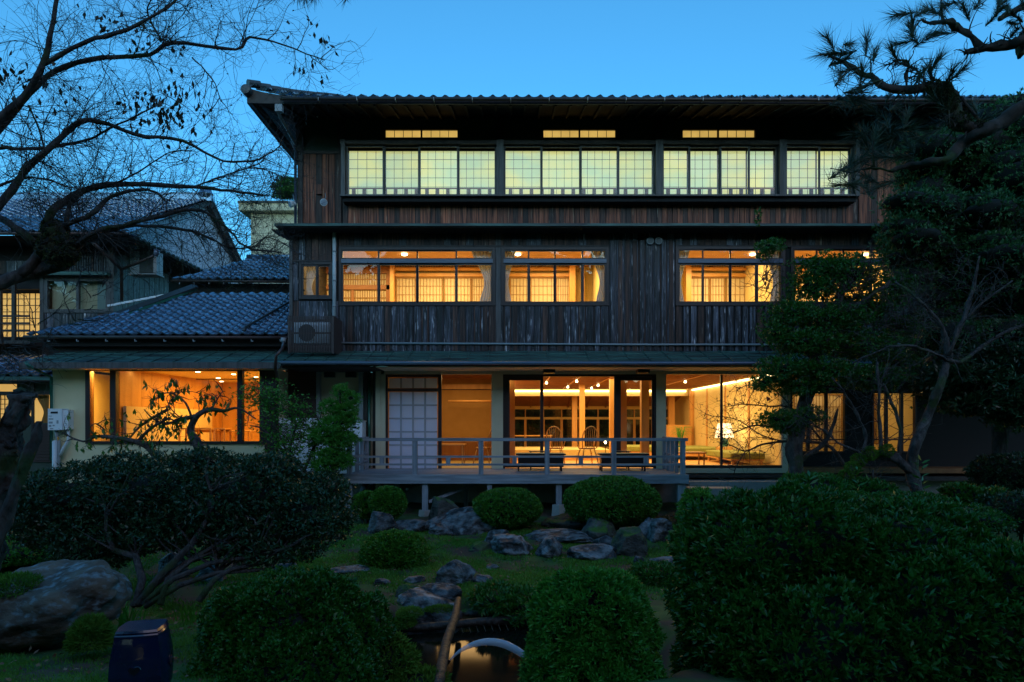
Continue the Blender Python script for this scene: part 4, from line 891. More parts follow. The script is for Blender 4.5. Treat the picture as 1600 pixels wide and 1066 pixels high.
# tables
def table(name, label, x0, x1, y0, y1, z, zb, m='room_wood', cat='table', group=None, lw=.03):
    t = thing(name, label, cat, ((x0+x1)/2,(y0+y1)/2,zb), group); bx('table_top', m, t, x0, x1, y0, y1, z-.03, z)
    for a in (x0+.06, x1-.06):
        for b in (y0+.06, y1-.06): bx('leg', m, t, a-lw/2, a+lw/2, b-lw/2, b+lw/2, zb+.001, z-.031)
    return t
table('low_table', 'light wood table standing on the tatami of the brown walled room', X(682,17.8), X(727,17.8), 1.1, 1.9, Z(694,17.8), ZF)
table('reading_table', 'long light wood table behind the left salon chair', X(800,24), X(862,24), 7.0, 7.6, Z(680,24), ZF)
table('coffee_table', 'low wooden coffee table in front of the green cushions', X(1040,17.8), X(1098,17.8), 1.0, 1.6, Z(706,17.8), ZF, 'room_wood_dark')
# candle-like lamp
t = thing('table_lamp', 'tiny bright lamp beside the second salon chair', 'lamp', (X(946,17.8), 1.4, ZF)); ob('lamp_stand', MB().lathe((X(946,17.8),1.4,ZF), [(.07,0),(.01,.02),(.01,.5)], 10), 'black_paint', t); ob('bulb', MB().lathe((X(946,17.8),1.4,Z(691,17.8)), [(.015,-.04),(.035,0),(.015,.04)], 12), 'lamp_white', t)
# daybeds
def daybed(label, x0, x1, y0, y1, z):
    t = thing('daybed', label, 'daybed', ((x0+x1)/2,(y0+y1)/2,ZF), 'green cushioned daybeds along the salon wall')
    bx('base', 'room_wood', t, x0+.02, x1-.02, y0+.03, y1, ZF+.12, z-.16); m = MB().box(x0, x1, y0, y1, z-.158, z); o = ob('cushion', m, 'olive_fabric', t)
    bv = o.modifiers.new('bevel', 'BEVEL'); bv.width = .03; bv.segments = 2
    for a in (x0+.08, x1-.08):
        for b in (y0+.1, y1-.1): bx('leg', 'room_wood', t, a-.03, a+.03, b-.03, b+.03, ZF+.001, ZF+.119)
daybed('green cushioned daybed at the picture window, nearest the right wall', X(1140,17.6), X(1194,17.6), 1.1, 3.4, Z(708,17.6)); daybed('green daybed running behind the lamp along the yellow wall', 4.95, 6.3, 3.7, 6.2, Z(699,20.8)); daybed('green daybed end seen through the right sliding door', X(985,20), X(1003,20)+1.2, 4.2, 6.0, Z(698,20.4))
# shaded lamp
t = thing('shade_lamp', 'white shaded table lamp with green glazed base before the yellow wall', 'lamp', (X(1131,20), 3.55, ZF)); lx_, ly_ = X(1131,20), 3.55
bx('stand', 'room_wood', t, lx_-.2, lx_+.2, ly_-.15, ly_+.15, ZF+.001, Z(698,20)); ob('lamp_base', MB().lathe((lx_,ly_,Z(698,20)), [(.09,.001),(.13,.1),(.1,.2),(.03,.27),(.02,.33)], 16), 'green_glaze', t, smooth=True)
ob('lamp_shade', MB().lathe((lx_,ly_,Z(684,20)), [(.27,0),(.19,.42)], 20), 'lamp_shade', t, smooth=False); point('shade_lamp_bulb', (lx_, ly_-.4, Z(676,20)), 4)
# potted grass
t = thing('potted_plant', 'arching grassy houseplant by the counter near the lamp', 'plant', (X(1063,21), 4.6, ZF)); ob('pot', MB().lathe((X(1063,21),4.6,ZF), [(.14,.001),(.18,.4)], 14), 'green_glaze', t)
g = MB(); rr = random.Random(4)
for k in range(70):
    a = rr.uniform(0, 6.28); L_ = rr.uniform(.5,1.0); hx, hy = math.cos(a), math.sin(a); g.tube([(X(1063,21)+hx*.03, 4.6+hy*.03, ZF+.4), (X(1063,21)+hx*.15*L_, 4.6+hy*.15, ZF+.4+.6*L_), (X(1063,21)+hx*.4*L_, 4.6+hy*.4*L_, ZF+.4+.62*L_*rr.uniform(.6,1.1))], [.006,.006,.002], 3)
ob('blades', g, 'leaf_bright', t)
# annex table and chairs
at = lambda px, d=18.2: X(px, d)
table('dining_table', 'low orange wood table behind the annex window', at(352), at(404), 1.2, 2.4, Z(673,18.2), 1.0)
for k, (a, b) in enumerate(((279,300),(301,330),(334,352))):
    x0, x1 = at(a,17.4), at(b,17.4); t = thing('dining_chair', ('square framed chair at the left end of the annex window table','square framed chair in the middle behind the annex window','square framed chair next to the annex table')[k], 'chair', ((x0+x1)/2, 1.2, 1.0), 'chairs behind the annex window')
    for u in (x0+.02, x1-.02):
        for v in (1.0, 1.36): bx('leg', 'room_wood', t, u-.02, u+.02, v-.02, v+.02, 1.001, Z(671,17.4))
    bx('seat', 'room_wood', t, x0+.041, x1-.041, .985, 1.375, 1.38, 1.42); bx('backrest', 'room_wood', t, x0+.041, x1-.041, 1.345, 1.37, Z(676,17.4), Z(671.5,17.4)); bx('armrest', 'room_wood', t, x0, x1, .98, 1.38, Z(671,17.4)+.001, Z(669,17.4))
# ================================================================ AIR CONDITIONERS, HEATER
def ac_unit(label, px0, px1, py0, py1, d, fan=2, side=True, dep=.38):
    x0, x1, z0, z1, y = X(px0,d), X(px1,d), Z(py1,d), Z(py0,d), d+YC
    t = thing('air_conditioner', label, 'air conditioner', ((x0+x1)/2, y, z0), 'outdoor air conditioning units')
    b = ob('casing', MB().box(x0, x1, y, y+dep, z0+.05, z1), 'white_metal', t); bv = b.modifiers.new('bevel', 'BEVEL'); bv.width = .015; bv.segments = 2
    bx('lid', 'white_metal', t, x0-.01, x1+.01, y-.01, y+dep+.01, z1+.001, z1+.025)
    for k in (0,1): bx('foot', 'grey_metal', t, x0+.08+k*(x1-x0-.24), x0+.16+k*(x1-x0-.24), y+.02, y+dep-.02, z0, z0+.049)
    h = (z1-z0-.1)/fan; r = min(h*.42, (x1-x0)*.3)
    for k in range(fan):
        c = (x0+(x1-x0)*.4, y-.004, z0+.1+h*(k+.5)-.03); ob('fan_recess', MB().lathe(c, [(r,-.002),(r,.003)], 24, 'y'), 'dark_vent', t)
        g = ob('fan_grille', MB().tube([(c[0]+r*math.cos(a), y-.015, c[2]+r*math.sin(a)) for a in np.linspace(0, 6.283, 25)], .008, 5), 'white_metal', t)
        for q_ in range(int(2*r/.03)): z_ = c[2]-r+.015+q_*.03; w = math.sqrt(max(.0001, r*r-(z_-c[2])**2)); bx('grille_bar', 'white_metal', g, c[0]-w, c[0]+w, y-.02, y-.012, z_-.004, z_+.004)
    bx('badge', 'glaze_blue', t, x0+(x1-x0)*.78, x0+(x1-x0)*.88, y-.004, y-.001, z1-.16, z1-.11); bx('panel_seam', 'grey_metal', t, x0+(x1-x0)*.74, x0+(x1-x0)*.745, y-.003, y-.0005, z0+.1, z1-.05)
    return t
ac_unit('tall white air conditioner unit behind the small maple, left of the pair', 417, 487, 655, 742, 15.9)
ac_unit('white air conditioner unit on concrete blocks next to the deck end', 492, 566, 659, 744, 15.9, dep=.4)
for k, px in enumerate((503, 556)): 
    t = tag(ob('concrete_block', MB().box(X(px-6,15.9), X(px+6,15.9), -.5, -.25, Z(757,15.9), Z(744.3,15.9)), 'concrete'), ('hollow concrete block under the left end of the right air conditioner','concrete block beneath the deck side of the right air conditioner')[k], 'block')
    for u in (-3, 3): bx('core_hole', 'hole_black', t, X(px+u-1.6,15.9), X(px+u+1.6,15.9), -.503, -.4995, Z(754,15.9), Z(748,15.9))
# screened unit on the copper roof
t = thing('screened_unit', 'air conditioner in brown slatted screen box on the copper roof', 'air conditioner', (X(487,15.7), -.7, Z(552,15.7)))
x0, x1, z0, z1, y0, y1 = X(451,15.6), X(520,15.6), Z(551,15.6), Z(494,15.6), -.8, -.05
bx('casing', 'white_metal', t, X(460,15.9), X(514,15.9), -.5, -.15, Z(536,15.9), Z(504,15.9)); c = (X(479,15.9), -.505, Z(520,15.9)); ob('fan_recess', MB().lathe(c, [(.2,0),(.2,.004)], 20, 'y'), 'dark_vent', t)
for k in range(28): xx = x0+k*(x1-x0)/27; bx('slat', 'screen_brown', t, xx-.009, xx+.009, y0, y0+.025, z0, z1)
for z in (z0+.14, z0+.45, z1-.09): bx('screen_rail', 'screen_brown', t, x0, x1, y0+.026, y0+.05, z-.02, z+.02)
sd = MB(); 
for k in range(20): yy = y0+.05+k*(y1-y0-.05)/19; sd.box(x1-.005, x1+.02, yy-.013, yy+.013, z0, z1-.0)
ob('screen_side', sd, 'screen_brown', t); bx('screen_side', 'screen_brown', t, x1-.03, x1-.006, y0+.03, y1, z0, z1)
for a in (x0, x1-.0): bx('corner_post', 'screen_brown', t, a-.02, a+.02, y0-.004, y0+.04, z0-.02, z1+.01)
# unit on bracket at the side house
t = thing('air_conditioner', 'grey air conditioner on a bracket high on the old side house wall', 'air conditioner', P(225,415,20)); tag(t, group='outdoor air conditioning units')
o = bx('casing', 'dark_vent', t, X(205,19.9), X(246,19.9), 3.45, 3.8, Z(428,19.9), Z(393,19.9)); bx('shelf', 'grey_metal', t, X(203,19.9), X(247,19.9), 3.4, 3.85, Z(430,19.9), Z(428.2,19.9)); bx('side_panel', 'grey_metal', t, X(241,19.9), X(246,19.9)+.004, 3.444, 3.8, Z(428,19.9), Z(393,19.9)); bx('side_panel', 'grey_metal', t, X(205,19.9), X(219,19.9), 3.445, 3.449, Z(428,19.9), Z(393,19.9))
# water heater
t = thing('water_heater', 'white wall mounted water heater with pipes below on the cream annex wall', 'water heater', (ax(99), YA-.1, az(660)))
b = ob('casing', MB().box(ax(85.5), ax(107), YA-.24, YA-.003, az(672), az(640)), 'white_metal', t); bx('side_cover', 'white_metal', t, ax(107)+.001, ax(115), YA-.2, YA-.003, az(671), az(641))
bx('lid', 'white_metal', t, ax(85), ax(107.5), YA-.245, YA-.003, az(640)+.001, az(639)); bx('flue_slot', 'hole_black', t, ax(90), ax(101), YA-.246, YA-.241, az(646.5), az(643.5))
for k, (u, v, w_, h_) in enumerate(((87,654,7,2),(87,659,6,3),(99,657,3,5),(87,664,4,3),(93,664,3,2),(89,669,5,1.5),(87,650,5,1))): bx('printed_label', 'grey_metal', t, ax(u), ax(u+w_), YA-.2435, YA-.2402, az(v+h_), az(v))
for k in range(7): bx('side_louvre', 'grey_metal', t, ax(108.5), ax(114), YA-.204, YA-.2001, az(668-3*k)-.006, az(668-3*k))
rail_tube(t, 'pipe', [(ax(93),YA-.12,az(672)), (ax(93),YA-.1,az(681)), (ax(96),YA-.1,az(690)), (ax(97),YA-.1,.3)], .04, 'grey_metal'); rail_tube(t, 'pipe', [(ax(91),YA-.12,az(688)), (ax(91),YA-.12,.3)], .055, 'pvc'); rail_tube(t, 'pipe', [(ax(111),YA-.1,az(672)), (ax(111),YA-.1,az(688)), (ax(103),YA-.12,az(702)), (ax(100),YA-.12,az(712))], .035, 'pvc')
# ================================================================ ROCKS
def ico(sub):
    import bmesh
    bm = bmesh.new(); bmesh.ops.create_icosphere(bm, subdivisions=sub, radius=1); v = np.array([x.co[:] for x in bm.verts]); f = np.array([[x.index for x in p.verts] for p in bm.faces]); bm.free(); return v, f
ICO5 = ico(5); ICO4 = ico(4)
def rock(label, px, pyb, w, h, m='stone', seed=0, dep=None, d=None, rot=0, cuts=7, sub=4, tilt=0, name='garden_rock', cat='rock', sink=.25, group=None):
    """px centre, pyb the pixel row of its base, w and h its size in photo pixels"""
    d = d or ground(px, pyb); s = d/F; W_, H_ = w*s/2, h*s; D_ = (dep or .8*w)*s/2
    V, Fc = (ICO5 if sub == 5 else ICO4); r = np.random.default_rng(seed+100); v = V.copy()
    for k in range(cuts+7):
        n = r.normal(size=3); n[2] = abs(n[2])*.8; n /= np.linalg.norm(n); o = r.uniform(.42,.82); dd = v@n; k_ = dd > o; v[k_] -= np.outer((dd[k_]-o)*.93, n)
    off = Vector((seed*3.1, seed*1.7, 0)); nz = np.array([noise.fractal(Vector(a)*1.6+off, 1.0, 2.1, 5) for a in v]); n2 = np.array([noise.fractal(Vector(a)*5+off, .8, 2.2, 4) for a in v]); v = v*(1+.13*nz[:,None]+.07*n2[:,None])
    c, s_ = math.cos(tilt), math.sin(tilt); v = v@np.array([[c,0,s_],[0,1,0],[-s_,0,c]])
    mn, mx = v.min(0), v.max(0); v = (v-(mn+mx)/2)/((mx-mn)/2)
    dc = d+D_*.7; W_ = w*dc/F/2; zb_ = Z(pyb, d); H_ = max(.05, Z(pyb-h, dc)-zb_); full = H_*(1+sink); v = v*np.array([W_, D_, full/2]); cr, sr = math.cos(rot), math.sin(rot); v = v@np.array([[cr,sr,0],[-sr,cr,0],[0,0,1]])
    x, y = X(px, dc), dc+YC; z = zb_
    v = v+np.array([x, y, z+H_-full/2]); o = bpy.data.objects.new(name, npmesh(name, v, Fc, m, True)); COL.objects.link(o)
    return tag(o, label, cat, group)
rk = [
 ('flat pale speckled rock under the second deck post footing', 645, 832, 74, 22, 'stone', 1),
 ('long sloping grey rock leaning below the deck beside the second post', 722, 848, 140, 60, 'stone', 2),
 ('rounded mossy rock between the second footing and the clipped shrub', 693, 815, 48, 40, 'stone_moss', 3),
 ('purple grey rock with flat top right of the mossy slope', 800, 868, 70, 34, 'stone', 4),
 ('small pointed rock right of the purple grey one', 858, 872, 44, 34, 'stone', 5),
 ('flat topped rock in the grass below the largest deck shrub', 925, 876, 80, 26, 'stone', 6),
 ('upright mossy rock right of the flat topped one', 985, 870, 60, 48, 'stone_moss', 7),
 ('long flat slab shelf above the small pointed rock', 882, 850, 130, 22, 'stone', 8),
 ('round mossy block under the fourth deck post footing', 882, 828, 76, 26, 'stone_moss', 9),
 ('grey upright rock under the small round shrub at the left deck end', 596, 835, 46, 36, 'stone', 10),
 ('dark angular lichen patched rock alone on the lawn', 712, 914, 62, 42, 'stone', 11),
 ('little dark rock lying right of the lichen patched one', 753, 912, 34, 14, 'stone', 12),
 ('flat brown stepping rock below the lichen patched rock', 685, 938, 78, 28, 'stone', 13),
 ('broad moss covered rock at the pond edge', 666, 982, 116, 60, 'stone', 14),
 ('small mossy rock beside the azalea mound tip', 640, 935, 46, 24, 'stone_moss', 15),
 ('white topped rock standing in the pond near the azalea', 628, 1036, 60, 34, 'stone', 16),
 ('flat light rock on the lawn beside the big right bush', 1040, 880, 52, 11, 'stone', 17),
 ('small pale upright stone left of the flat light rock', 998, 884, 18, 16, 'stone', 18),
 ('grey rock below the right deck corner', 1032, 848, 40, 40, 'stone', 19),
 ('reddish pale rock behind the top of the azalea mound', 448, 900, 44, 22, 'stone', 20),
 ('small dark rock tucked beneath the clipped middle shrub', 780, 850, 50, 24, 'stone', 21),
 ('low dark rock by the path left of the small lawn shrub', 545, 897, 70, 12, 'stone', 22),
 ('grey rock half hidden behind the leaning dark stems', 270, 905, 50, 44, 'stone', 23),
 ('second grey rock behind the leaning dark stems', 330, 910, 44, 30, 'stone', 24),
 ('rock in shade at far right behind the yellow tipped shrub', 1520, 770, 90, 60, 'stone', 25),
 ('low rock beside the twisted tree foot', 1345, 765, 50, 26, 'stone', 26),
 ('half buried rock at the right pond bank under the round bush', 770, 985, 60, 20, 'stone_moss', 27),
 ('pale rock at the pond bank in the bottom centre', 820, 1060, 60, 24, 'stone', 28),
 ('dark rock at the far pond edge right of the log', 740, 962, 70, 18, 'stone_moss', 29),
 ('dark angular rock deep under the deck behind the sloping rock', 760, 822, 60, 40, 'stone', 31),
 ('square grey rock right of the second footing', 690, 838, 40, 22, 'stone', 32),
 ('broken grey rock between the slab shelf and the upright rock', 948, 862, 44, 24, 'stone', 33),
 ('low mossy rock left of the purple grey one', 752, 862, 40, 18, 'stone_moss', 34),
 ('rough rock under the right side of the largest azalea', 1010, 842, 36, 34, 'stone', 35),
 ('dark wet rock along the left pond edge', 610, 1000, 50, 18, 'stone', 36),
 ('submerged square rock in the pond middle', 735, 1042, 44, 12, 'stone', 37),
 ('mossy bank rock behind the round bush', 800, 968, 50, 26, 'stone_moss', 38),
 ('small stepping stone between the two flat brown ones', 648, 912, 36, 12, 'stone', 39),
 ('flat stepping stone right of the broad pond rock', 752, 948, 40, 14, 'stone', 41),
 ('little stone on the lawn left of the stepping stones', 598, 915, 26, 12, 'stone', 42),
 ('small stone on the lawn before the purple grey rock', 770, 890, 22, 9, 'stone', 43),
 ('mossy rock right of the long slab shelf', 935, 845, 60, 40, 'stone_moss', 30),
]
for l_, px, py, w_, h_, m_, s_ in rk: rock(l_, px, py, w_, h_, m_, s_, group='garden rocks on the lawn, under the deck and round the pond', tilt=(-.25 if s_ == 2 else .15 if s_ == 11 else 0), d=(12.6 if s_ == 2 else None))
rock('big rounded brown boulder with blue lichen at the bottom left', 62, 1006, 262, 128, 'boulder', 40, dep=190, cuts=-3, sub=5, name='boulder', cat='boulder', sink=.3, d=5.6)
# moss cushions on the boulder
def tuft_mesh(name, c, r, n, L_, m, parent=None, seed=0, flat=.5):
    r_ = np.random.default_rng(seed); u = r_.normal(size=(n,3)); u[:,2] = np.abs(u[:,2]); u /= np.linalg.norm(u,axis=1)[:,None]
    p = np.array(c)+u*np.array([r[0],r[1],r[2]])*r_.uniform(.8,1.05,(n,1)); d = u+r_.normal(size=(n,3))*.5; d /= np.linalg.norm(d,axis=1)[:,None]
    s = np.cross(d, r_.normal(size=(n,3))); s /= np.linalg.norm(s,axis=1)[:,None]; L2 = L_*r_.uniform(.5,1.2,(n,1))
    v = np.concatenate([p-s*L2*.12, p+s*L2*.12, p+d*L2], 1).reshape(-1,3); f = np.arange(3*n).reshape(-1,3)
    o = bpy.data.objects.new(name, npmesh(name, v, f, m)); link(o, parent); return o
c = P(142,985,5.35); o = tuft_mesh('moss_cushion', (c.x,c.y,c.z-.12), (.15,.15,.22), 5000, .05, 'moss', seed=2); tag(o, 'thick green moss cushion growing on the right side of the boulder', 'moss')
c = P(20,905,5.8); o = tuft_mesh('moss_cushion', (c.x,c.y,c.z-.1), (.28,.25,.13), 5000, .04, 'moss', seed=3); tag(o, 'bright moss cushion on top of the boulder at the left edge', 'moss')
for k_, (px_, py_, d_, a_, b_, c_, n_) in enumerate(((640,955,7.75,.14,.2,.06,2500),(690,950,8.0,.2,.1,.05,2000),(632,968,7.7,.12,.2,.09,4000),(760,842,12.2,.2,.15,.1,1500))):
    c = P(px_, py_, d_); o = tuft_mesh('moss_cushion', (c.x,c.y,c.z-c_*.6), (a_,b_,c_), n_, .035, 'moss', seed=20+k_); tag(o, ('thick moss on the left end of the broad pond rock','moss along the back edge of the broad pond rock','thick moss hanging on the front left of the broad pond rock','moss patch in the hollow of the long sloping rock')[k_], 'moss')
# ================================================================ CERAMIC STOOL
d = 3.75; t = thing('garden_stool', 'dark blue glazed four sided ceramic stool with heart cut-outs', 'stool', P(222,1085,d)); c = P(222,1080,d); zt = Z(981,d); s_ = d/F
prof = [(0,.028),(.004,.03),(.1,.055),(.25,.062),(.36,.055),(.42,.035)]
h_ = zt-Z(1110,d); r0 = 51*s_*.98; mb = MB(); nsg = 6; ang = R(58)
def sq(r, z, k=9):
    pts = []
    for i in range(4):
        for j in range(k):
            a0 = ang+i*math.pi/2; p0 = Vector((math.cos(a0), math.sin(a0))); a1 = a0+math.pi/2; p1 = Vector((math.cos(a1), math.sin(a1))); p = p0.lerp(p1, j/k); p = p.normalized()*(.75*p.length+.25*1.0) if True else p; pts.append((c.x+p.x*r, c.y+p.y*r, z))
    return pts
rows = [sq(r0*f_, zt-h_*g_) for f_, g_ in ((.78,0),(.84,.015),(.87,.03),(.86,.06),(.9,.12),(1,.3),(1.04,.5),(1,.7),(.88,.9),(.8,1))]
nk = 36
for r_ in rows: mb.v += r_
for i in range(len(rows)-1):
    for k in range(nk): mb.f.append((i*nk+k, i*nk+(k+1)%nk, (i+1)*nk+(k+1)%nk, (i+1)*nk+k))
mb.f.append(tuple(range(nk))); ob('stool_body', mb, 'glaze_blue', t, smooth=False)
mb = MB(); a_ = sq(r0*.845, zt+.002); b_ = sq(r0*.8, zt+.014); mb.v += a_+b_
for k in range(nk): mb.f.append((k, (k+1)%nk, nk+(k+1)%nk, nk+k))
mb.f.append(tuple(nk+k for k in range(nk))); ob('stool_top', mb, 'glaze_blue', t)
for i in (2,3):                      # heart shaped openings on the two faces that look at the camera
    a0 = ang+i*math.pi/2; p0 = Vector((math.cos(a0), math.sin(a0), 0)); a1 = a0+math.pi/2; p1 = Vector((math.cos(a1), math.sin(a1), 0)); mid = (p0+p1)/2; tn = (p1-p0).normalized(); nn = mid.normalized()
    q0 = Vector((c.x, c.y, zt-h_*.42))+nn*(mid.length*.75+.25)*r0*1.045
    def heart(sc_, off): return [tuple(q0+nn*off+tn*(sc_*.75*16*math.sin(a)**3/16)+Vector((0,0,1))*sc_*.75*(13*math.cos(a)-5*math.cos(2*a)-2*math.cos(3*a)-math.cos(4*a))/16) for a in np.linspace(0, 6.283, 25)[:-1]]
    ob('heart_hole', MB().poly(heart(.035, .002)), 'hole_black', t); ob('heart_rim', MB().tube(heart(.042,.0)+[heart(.042,.0)[0]], .003, 5), 'glaze_blue', t)
for k, (u, v) in enumerate(((215,988),(236,990))): 
    p = P(u, v, d+.12); p.z = zt+.018; o = tag(ob('fallen_leaf', MB().poly([p+Vector((-.018,0,0)), p+Vector((0,-.009,.004)), p+Vector((.02,.003,.002)), p+Vector((0,.01,.005))]), 'leaf_autumn' if k else 'leaf_black'), ('dark curled leaf lying on the blue stool','reddish leaf lying on the blue stool near its right corner')[k], 'leaf')
# ================================================================ LAWN LAMP, POLES, WATER JET, BURIED DISH
d = ground(574, 868); c = P(573,855,d); t = thing('garden_light', 'small round pale garden lamp beside the lawn shrub', 'garden light', (c.x,c.y,c.z-.12)); ob('lamp_head', MB().lathe((c.x,c.y,c.z), [(.05,.05),(.062,0),(.06,-.05)], 18, 'y'), 'grey_metal', t); ob('lens', MB().lathe((c.x,c.y-.052,c.z), [(.052,0),(.045,-.006)], 18, 'y'), 'white_metal', t); ob('spike', MB().tube([(c.x,c.y,c.z-.05),(c.x,c.y,c.z-.25)], .012, 6), 'black_paint', t)
a, b = P(716,952,8.1), P(688,1064,5.7); a.z = .02; b.z = .0
tag(ob('log_pole', MB().tube([a, a.lerp(b,.3)+Vector((.015,0,.02)), a.lerp(b,.65)+Vector((-.012,0,.015)), b, b+(b-a)*.15], [.036,.042,.046,.05,.052], 14).gnarl(.012,14), 'pole_wood', smooth=True), 'brown wet log reaching from the mossy bank over the pond', 'log')
a, b = P(588,986,7.6), P(822,968,7.95); a.z = Z(986,7.6); b.z = Z(968,7.95)
tag(ob('bamboo_pole', MB().tube([a, a.lerp(b,.33)+Vector((0,0,-.0)), a.lerp(b,.66)+Vector((0,0,.012)), b], [.028,.045,.05,.055], 12), 'pole_wood', smooth=True), 'long straight dark pole lying across the back of the pond', 'pole')
t_ = P(735,1040,6.6); 
g = MB(); rr = random.Random(8)
for k in range(9):
    u = a.lerp(b, .5+.05*k); g.tube([u, u+Vector((.06,-.15,-.1)), u+Vector((.02+rr.uniform(-.1,.1),-.38,-.18))], .0035, 4)
    if k < 8: g.tube([u+Vector((.03,-.2,-.13)), u+Vector((.09,-.27,-.16)), u+Vector((.17,-.2,-.13))], .003, 4)
tag(ob('pond_net', g, 'rope'), 'coarse thin net hanging from the dark pole over the pond', 'net')
def smooth_arc(q, k=5):
    o = []
    for i in range(len(q)-1):
        a, b, c, e = q[max(i-1,0)], q[i], q[i+1], q[min(i+2,len(q)-1)]
        for j in range(k): t = j/k; o.append(.5*((2*b)+(c-a)*t+(2*a-5*b+4*c-e)*t*t+(3*b-a-3*c+e)*t*t*t))
    return o+[q[-1]]
d = 6.1; pts = smooth_arc([P(u,v,d) for u,v in ((703,1032),(718,1018),(740,1007),(762,1003),(785,1006),(805,1015),(822,1027),(838,1044),(848,1062))])
tag(ob('water_jet', MB().tube(pts, list(np.interp(np.linspace(0,8,len(pts)), range(9), [.005,.015,.025,.032,.035,.034,.032,.03,.03])), 16), 'water_jet', smooth=True), 'smooth arc of blue white water spouting into the pond', 'water jet')
tag(ob('jet_pipe', MB().tube([P(703,1032,d)+Vector((-.0,0,0)), P(697,1040,d), P(690,1060,d)], .014, 8), 'black_paint'), 'short black pipe end where the water jet leaves', 'pipe')
# ================================================================ VEGETATION
def nrm(a): return a/np.maximum(np.linalg.norm(a, axis=-1, keepdims=True), 1e-9)
def leafset(p, d, L_, W_, r, droop=.0):
    """folded four-cornered leaves: p base points, d directions"""
    n = len(p); s = nrm(np.cross(d, r.normal(size=(n,3)))); u = np.cross(s, d); L2 = L_*r.uniform(.7,1.25,(n,1)); W2 = W_*r.uniform(.75,1.2,(n,1))
    m = p+d*L2*.5+u*W2*.18; t = p+d*L2; t[:,2] -= droop*L2[:,0]
    v = np.stack([p, m+s*W2*.5, t, m-s*W2*.5], 1).reshape(-1,3); f = np.arange(4*n).reshape(-1,4); return v, f
def leafobj(name, parts, m, parent):
    vs, fs, b = [], [], 0
    for v, f in parts: vs.append(v); fs.append(f+b); b += len(v)
    o = bpy.data.objects.new(name, npmesh(name, np.concatenate(vs), np.concatenate(fs), m)); link(o, parent); o['kind'] = 'stuff'; return o
def shell(ells, n, r, lo=.8, hi=1.03, lump=.1, zmin=-1):
    """points and outward normals in the outer shell of a union of ellipsoids"""
    A = np.array([e[3]*e[4]+e[4]*e[5]+e[3]*e[5] for e in ells]); idx = r.choice(len(ells), n*3, p=A/A.sum()); E = np.array(ells, float)[idx]
    u = nrm(r.normal(size=(n*3,3))); u = u[:]; k = u[:,2] > zmin; u, E = u[k], E[k]
    ph = E[:,0]*3+E[:,2]*5
    lp = 1+lump*(np.sin(u[:,0]*5+ph)*np.sin(u[:,1]*5+2+ph)+.7*np.sin(u[:,2]*9+u[:,0]*7+ph)*np.cos(u[:,0]*8-ph))
    rad = r.uniform(lo, hi, len(u))**.7*lp*np.where(r.random(len(u)) < .05, r.uniform(1.0,1.07,len(u)), 1); p = E[:,:3]+u*E[:,3:]*rad[:,None]; nn = nrm(u/E[:,3:]); keep = np.ones(len(p), bool)
    for e in ells:
        q = (p-np.array(e[:3]))/np.array(e[3:]); keep &= ~((np.linalg.norm(q, axis=1) < lo*.92))
    p, nn = p[keep][:n], nn[keep][:n]; return p, nn
def rosettes(p, nn, k, L_, W_, r, spread=.9, droop=0):
    P_ = np.repeat(p, k, 0); N_ = np.repeat(nn, k, 0); t = nrm(np.cross(N_, r.normal(size=P_.shape))); a = r.uniform(.35,1.0,(len(P_),1))*spread
    d = nrm(N_*np.cos(a*1.4)+t*np.sin(a*1.4)+np.array([0,0,.15])); return leafset(P_, d, L_, W_, r, droop)
def core(ells, m, parent, s=.84, name='shade_core'):  # solid dark blobs added inside crowns in place of their inner shade
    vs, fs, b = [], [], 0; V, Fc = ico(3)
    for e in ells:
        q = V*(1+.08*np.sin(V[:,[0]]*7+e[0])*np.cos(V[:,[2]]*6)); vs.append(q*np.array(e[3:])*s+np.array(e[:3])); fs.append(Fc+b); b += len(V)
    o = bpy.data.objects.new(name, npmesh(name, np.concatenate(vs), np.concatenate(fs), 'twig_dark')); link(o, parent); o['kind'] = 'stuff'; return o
def ell(px, py, d, rx, ry, dep=None, y=0):
    c = P(px, py, d); s = d/F; return (c.x, c.y+y, c.z, rx*s, (dep or rx)*s, ry*s)
def shrub(label, ells, n, k, L_, W_, m, seed, lo=.86, cat='shrub', name='shrub', stems=True, spread=.9, group=None, lump=.08, extra=None, base=None, corem='leaf_dark', cs=.84, zmin=-.95):
    r = np.random.default_rng(seed); e0 = ells[0]; gx_, gy_ = e0[0], e0[1]; gzv = float(terrain(gx_, gy_)) if base is None else base
    t = thing(name, label, cat, (gx_, gy_, gzv), group); p, nn = shell(ells, n, r, lo=lo, lump=lump, zmin=zmin)
    parts = [rosettes(p, nn, k, L_, W_, r, spread)]
    leafobj('crown', parts, m, t)
    k_ = r.choice(len(p), max(4, len(p)//45)); leafobj('withered_leaves', [rosettes(p[k_]*1.0, nn[k_], 2, L_, W_, r)], 'leaf_autumn', t)
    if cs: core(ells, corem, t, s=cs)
    if stems:
        mb = MB(); rr = random.Random(seed)
        for i in range(7):
            a = rr.uniform(0,6.28); q = Vector((gx_+math.cos(a)*e0[3]*.12, gy_+math.sin(a)*e0[4]*.12, gzv-.05)); b = Vector((gx_+math.cos(a)*e0[3]*.5, gy_+math.sin(a)*e0[4]*.5, e0[2])); mb.tube([q, q.lerp(b,.5)+Vector((rr.uniform(-.05,.05),0,.03)), b], [.022,.016,.01], 6)
        ob('stem', mb, 'bark', t)
    return t
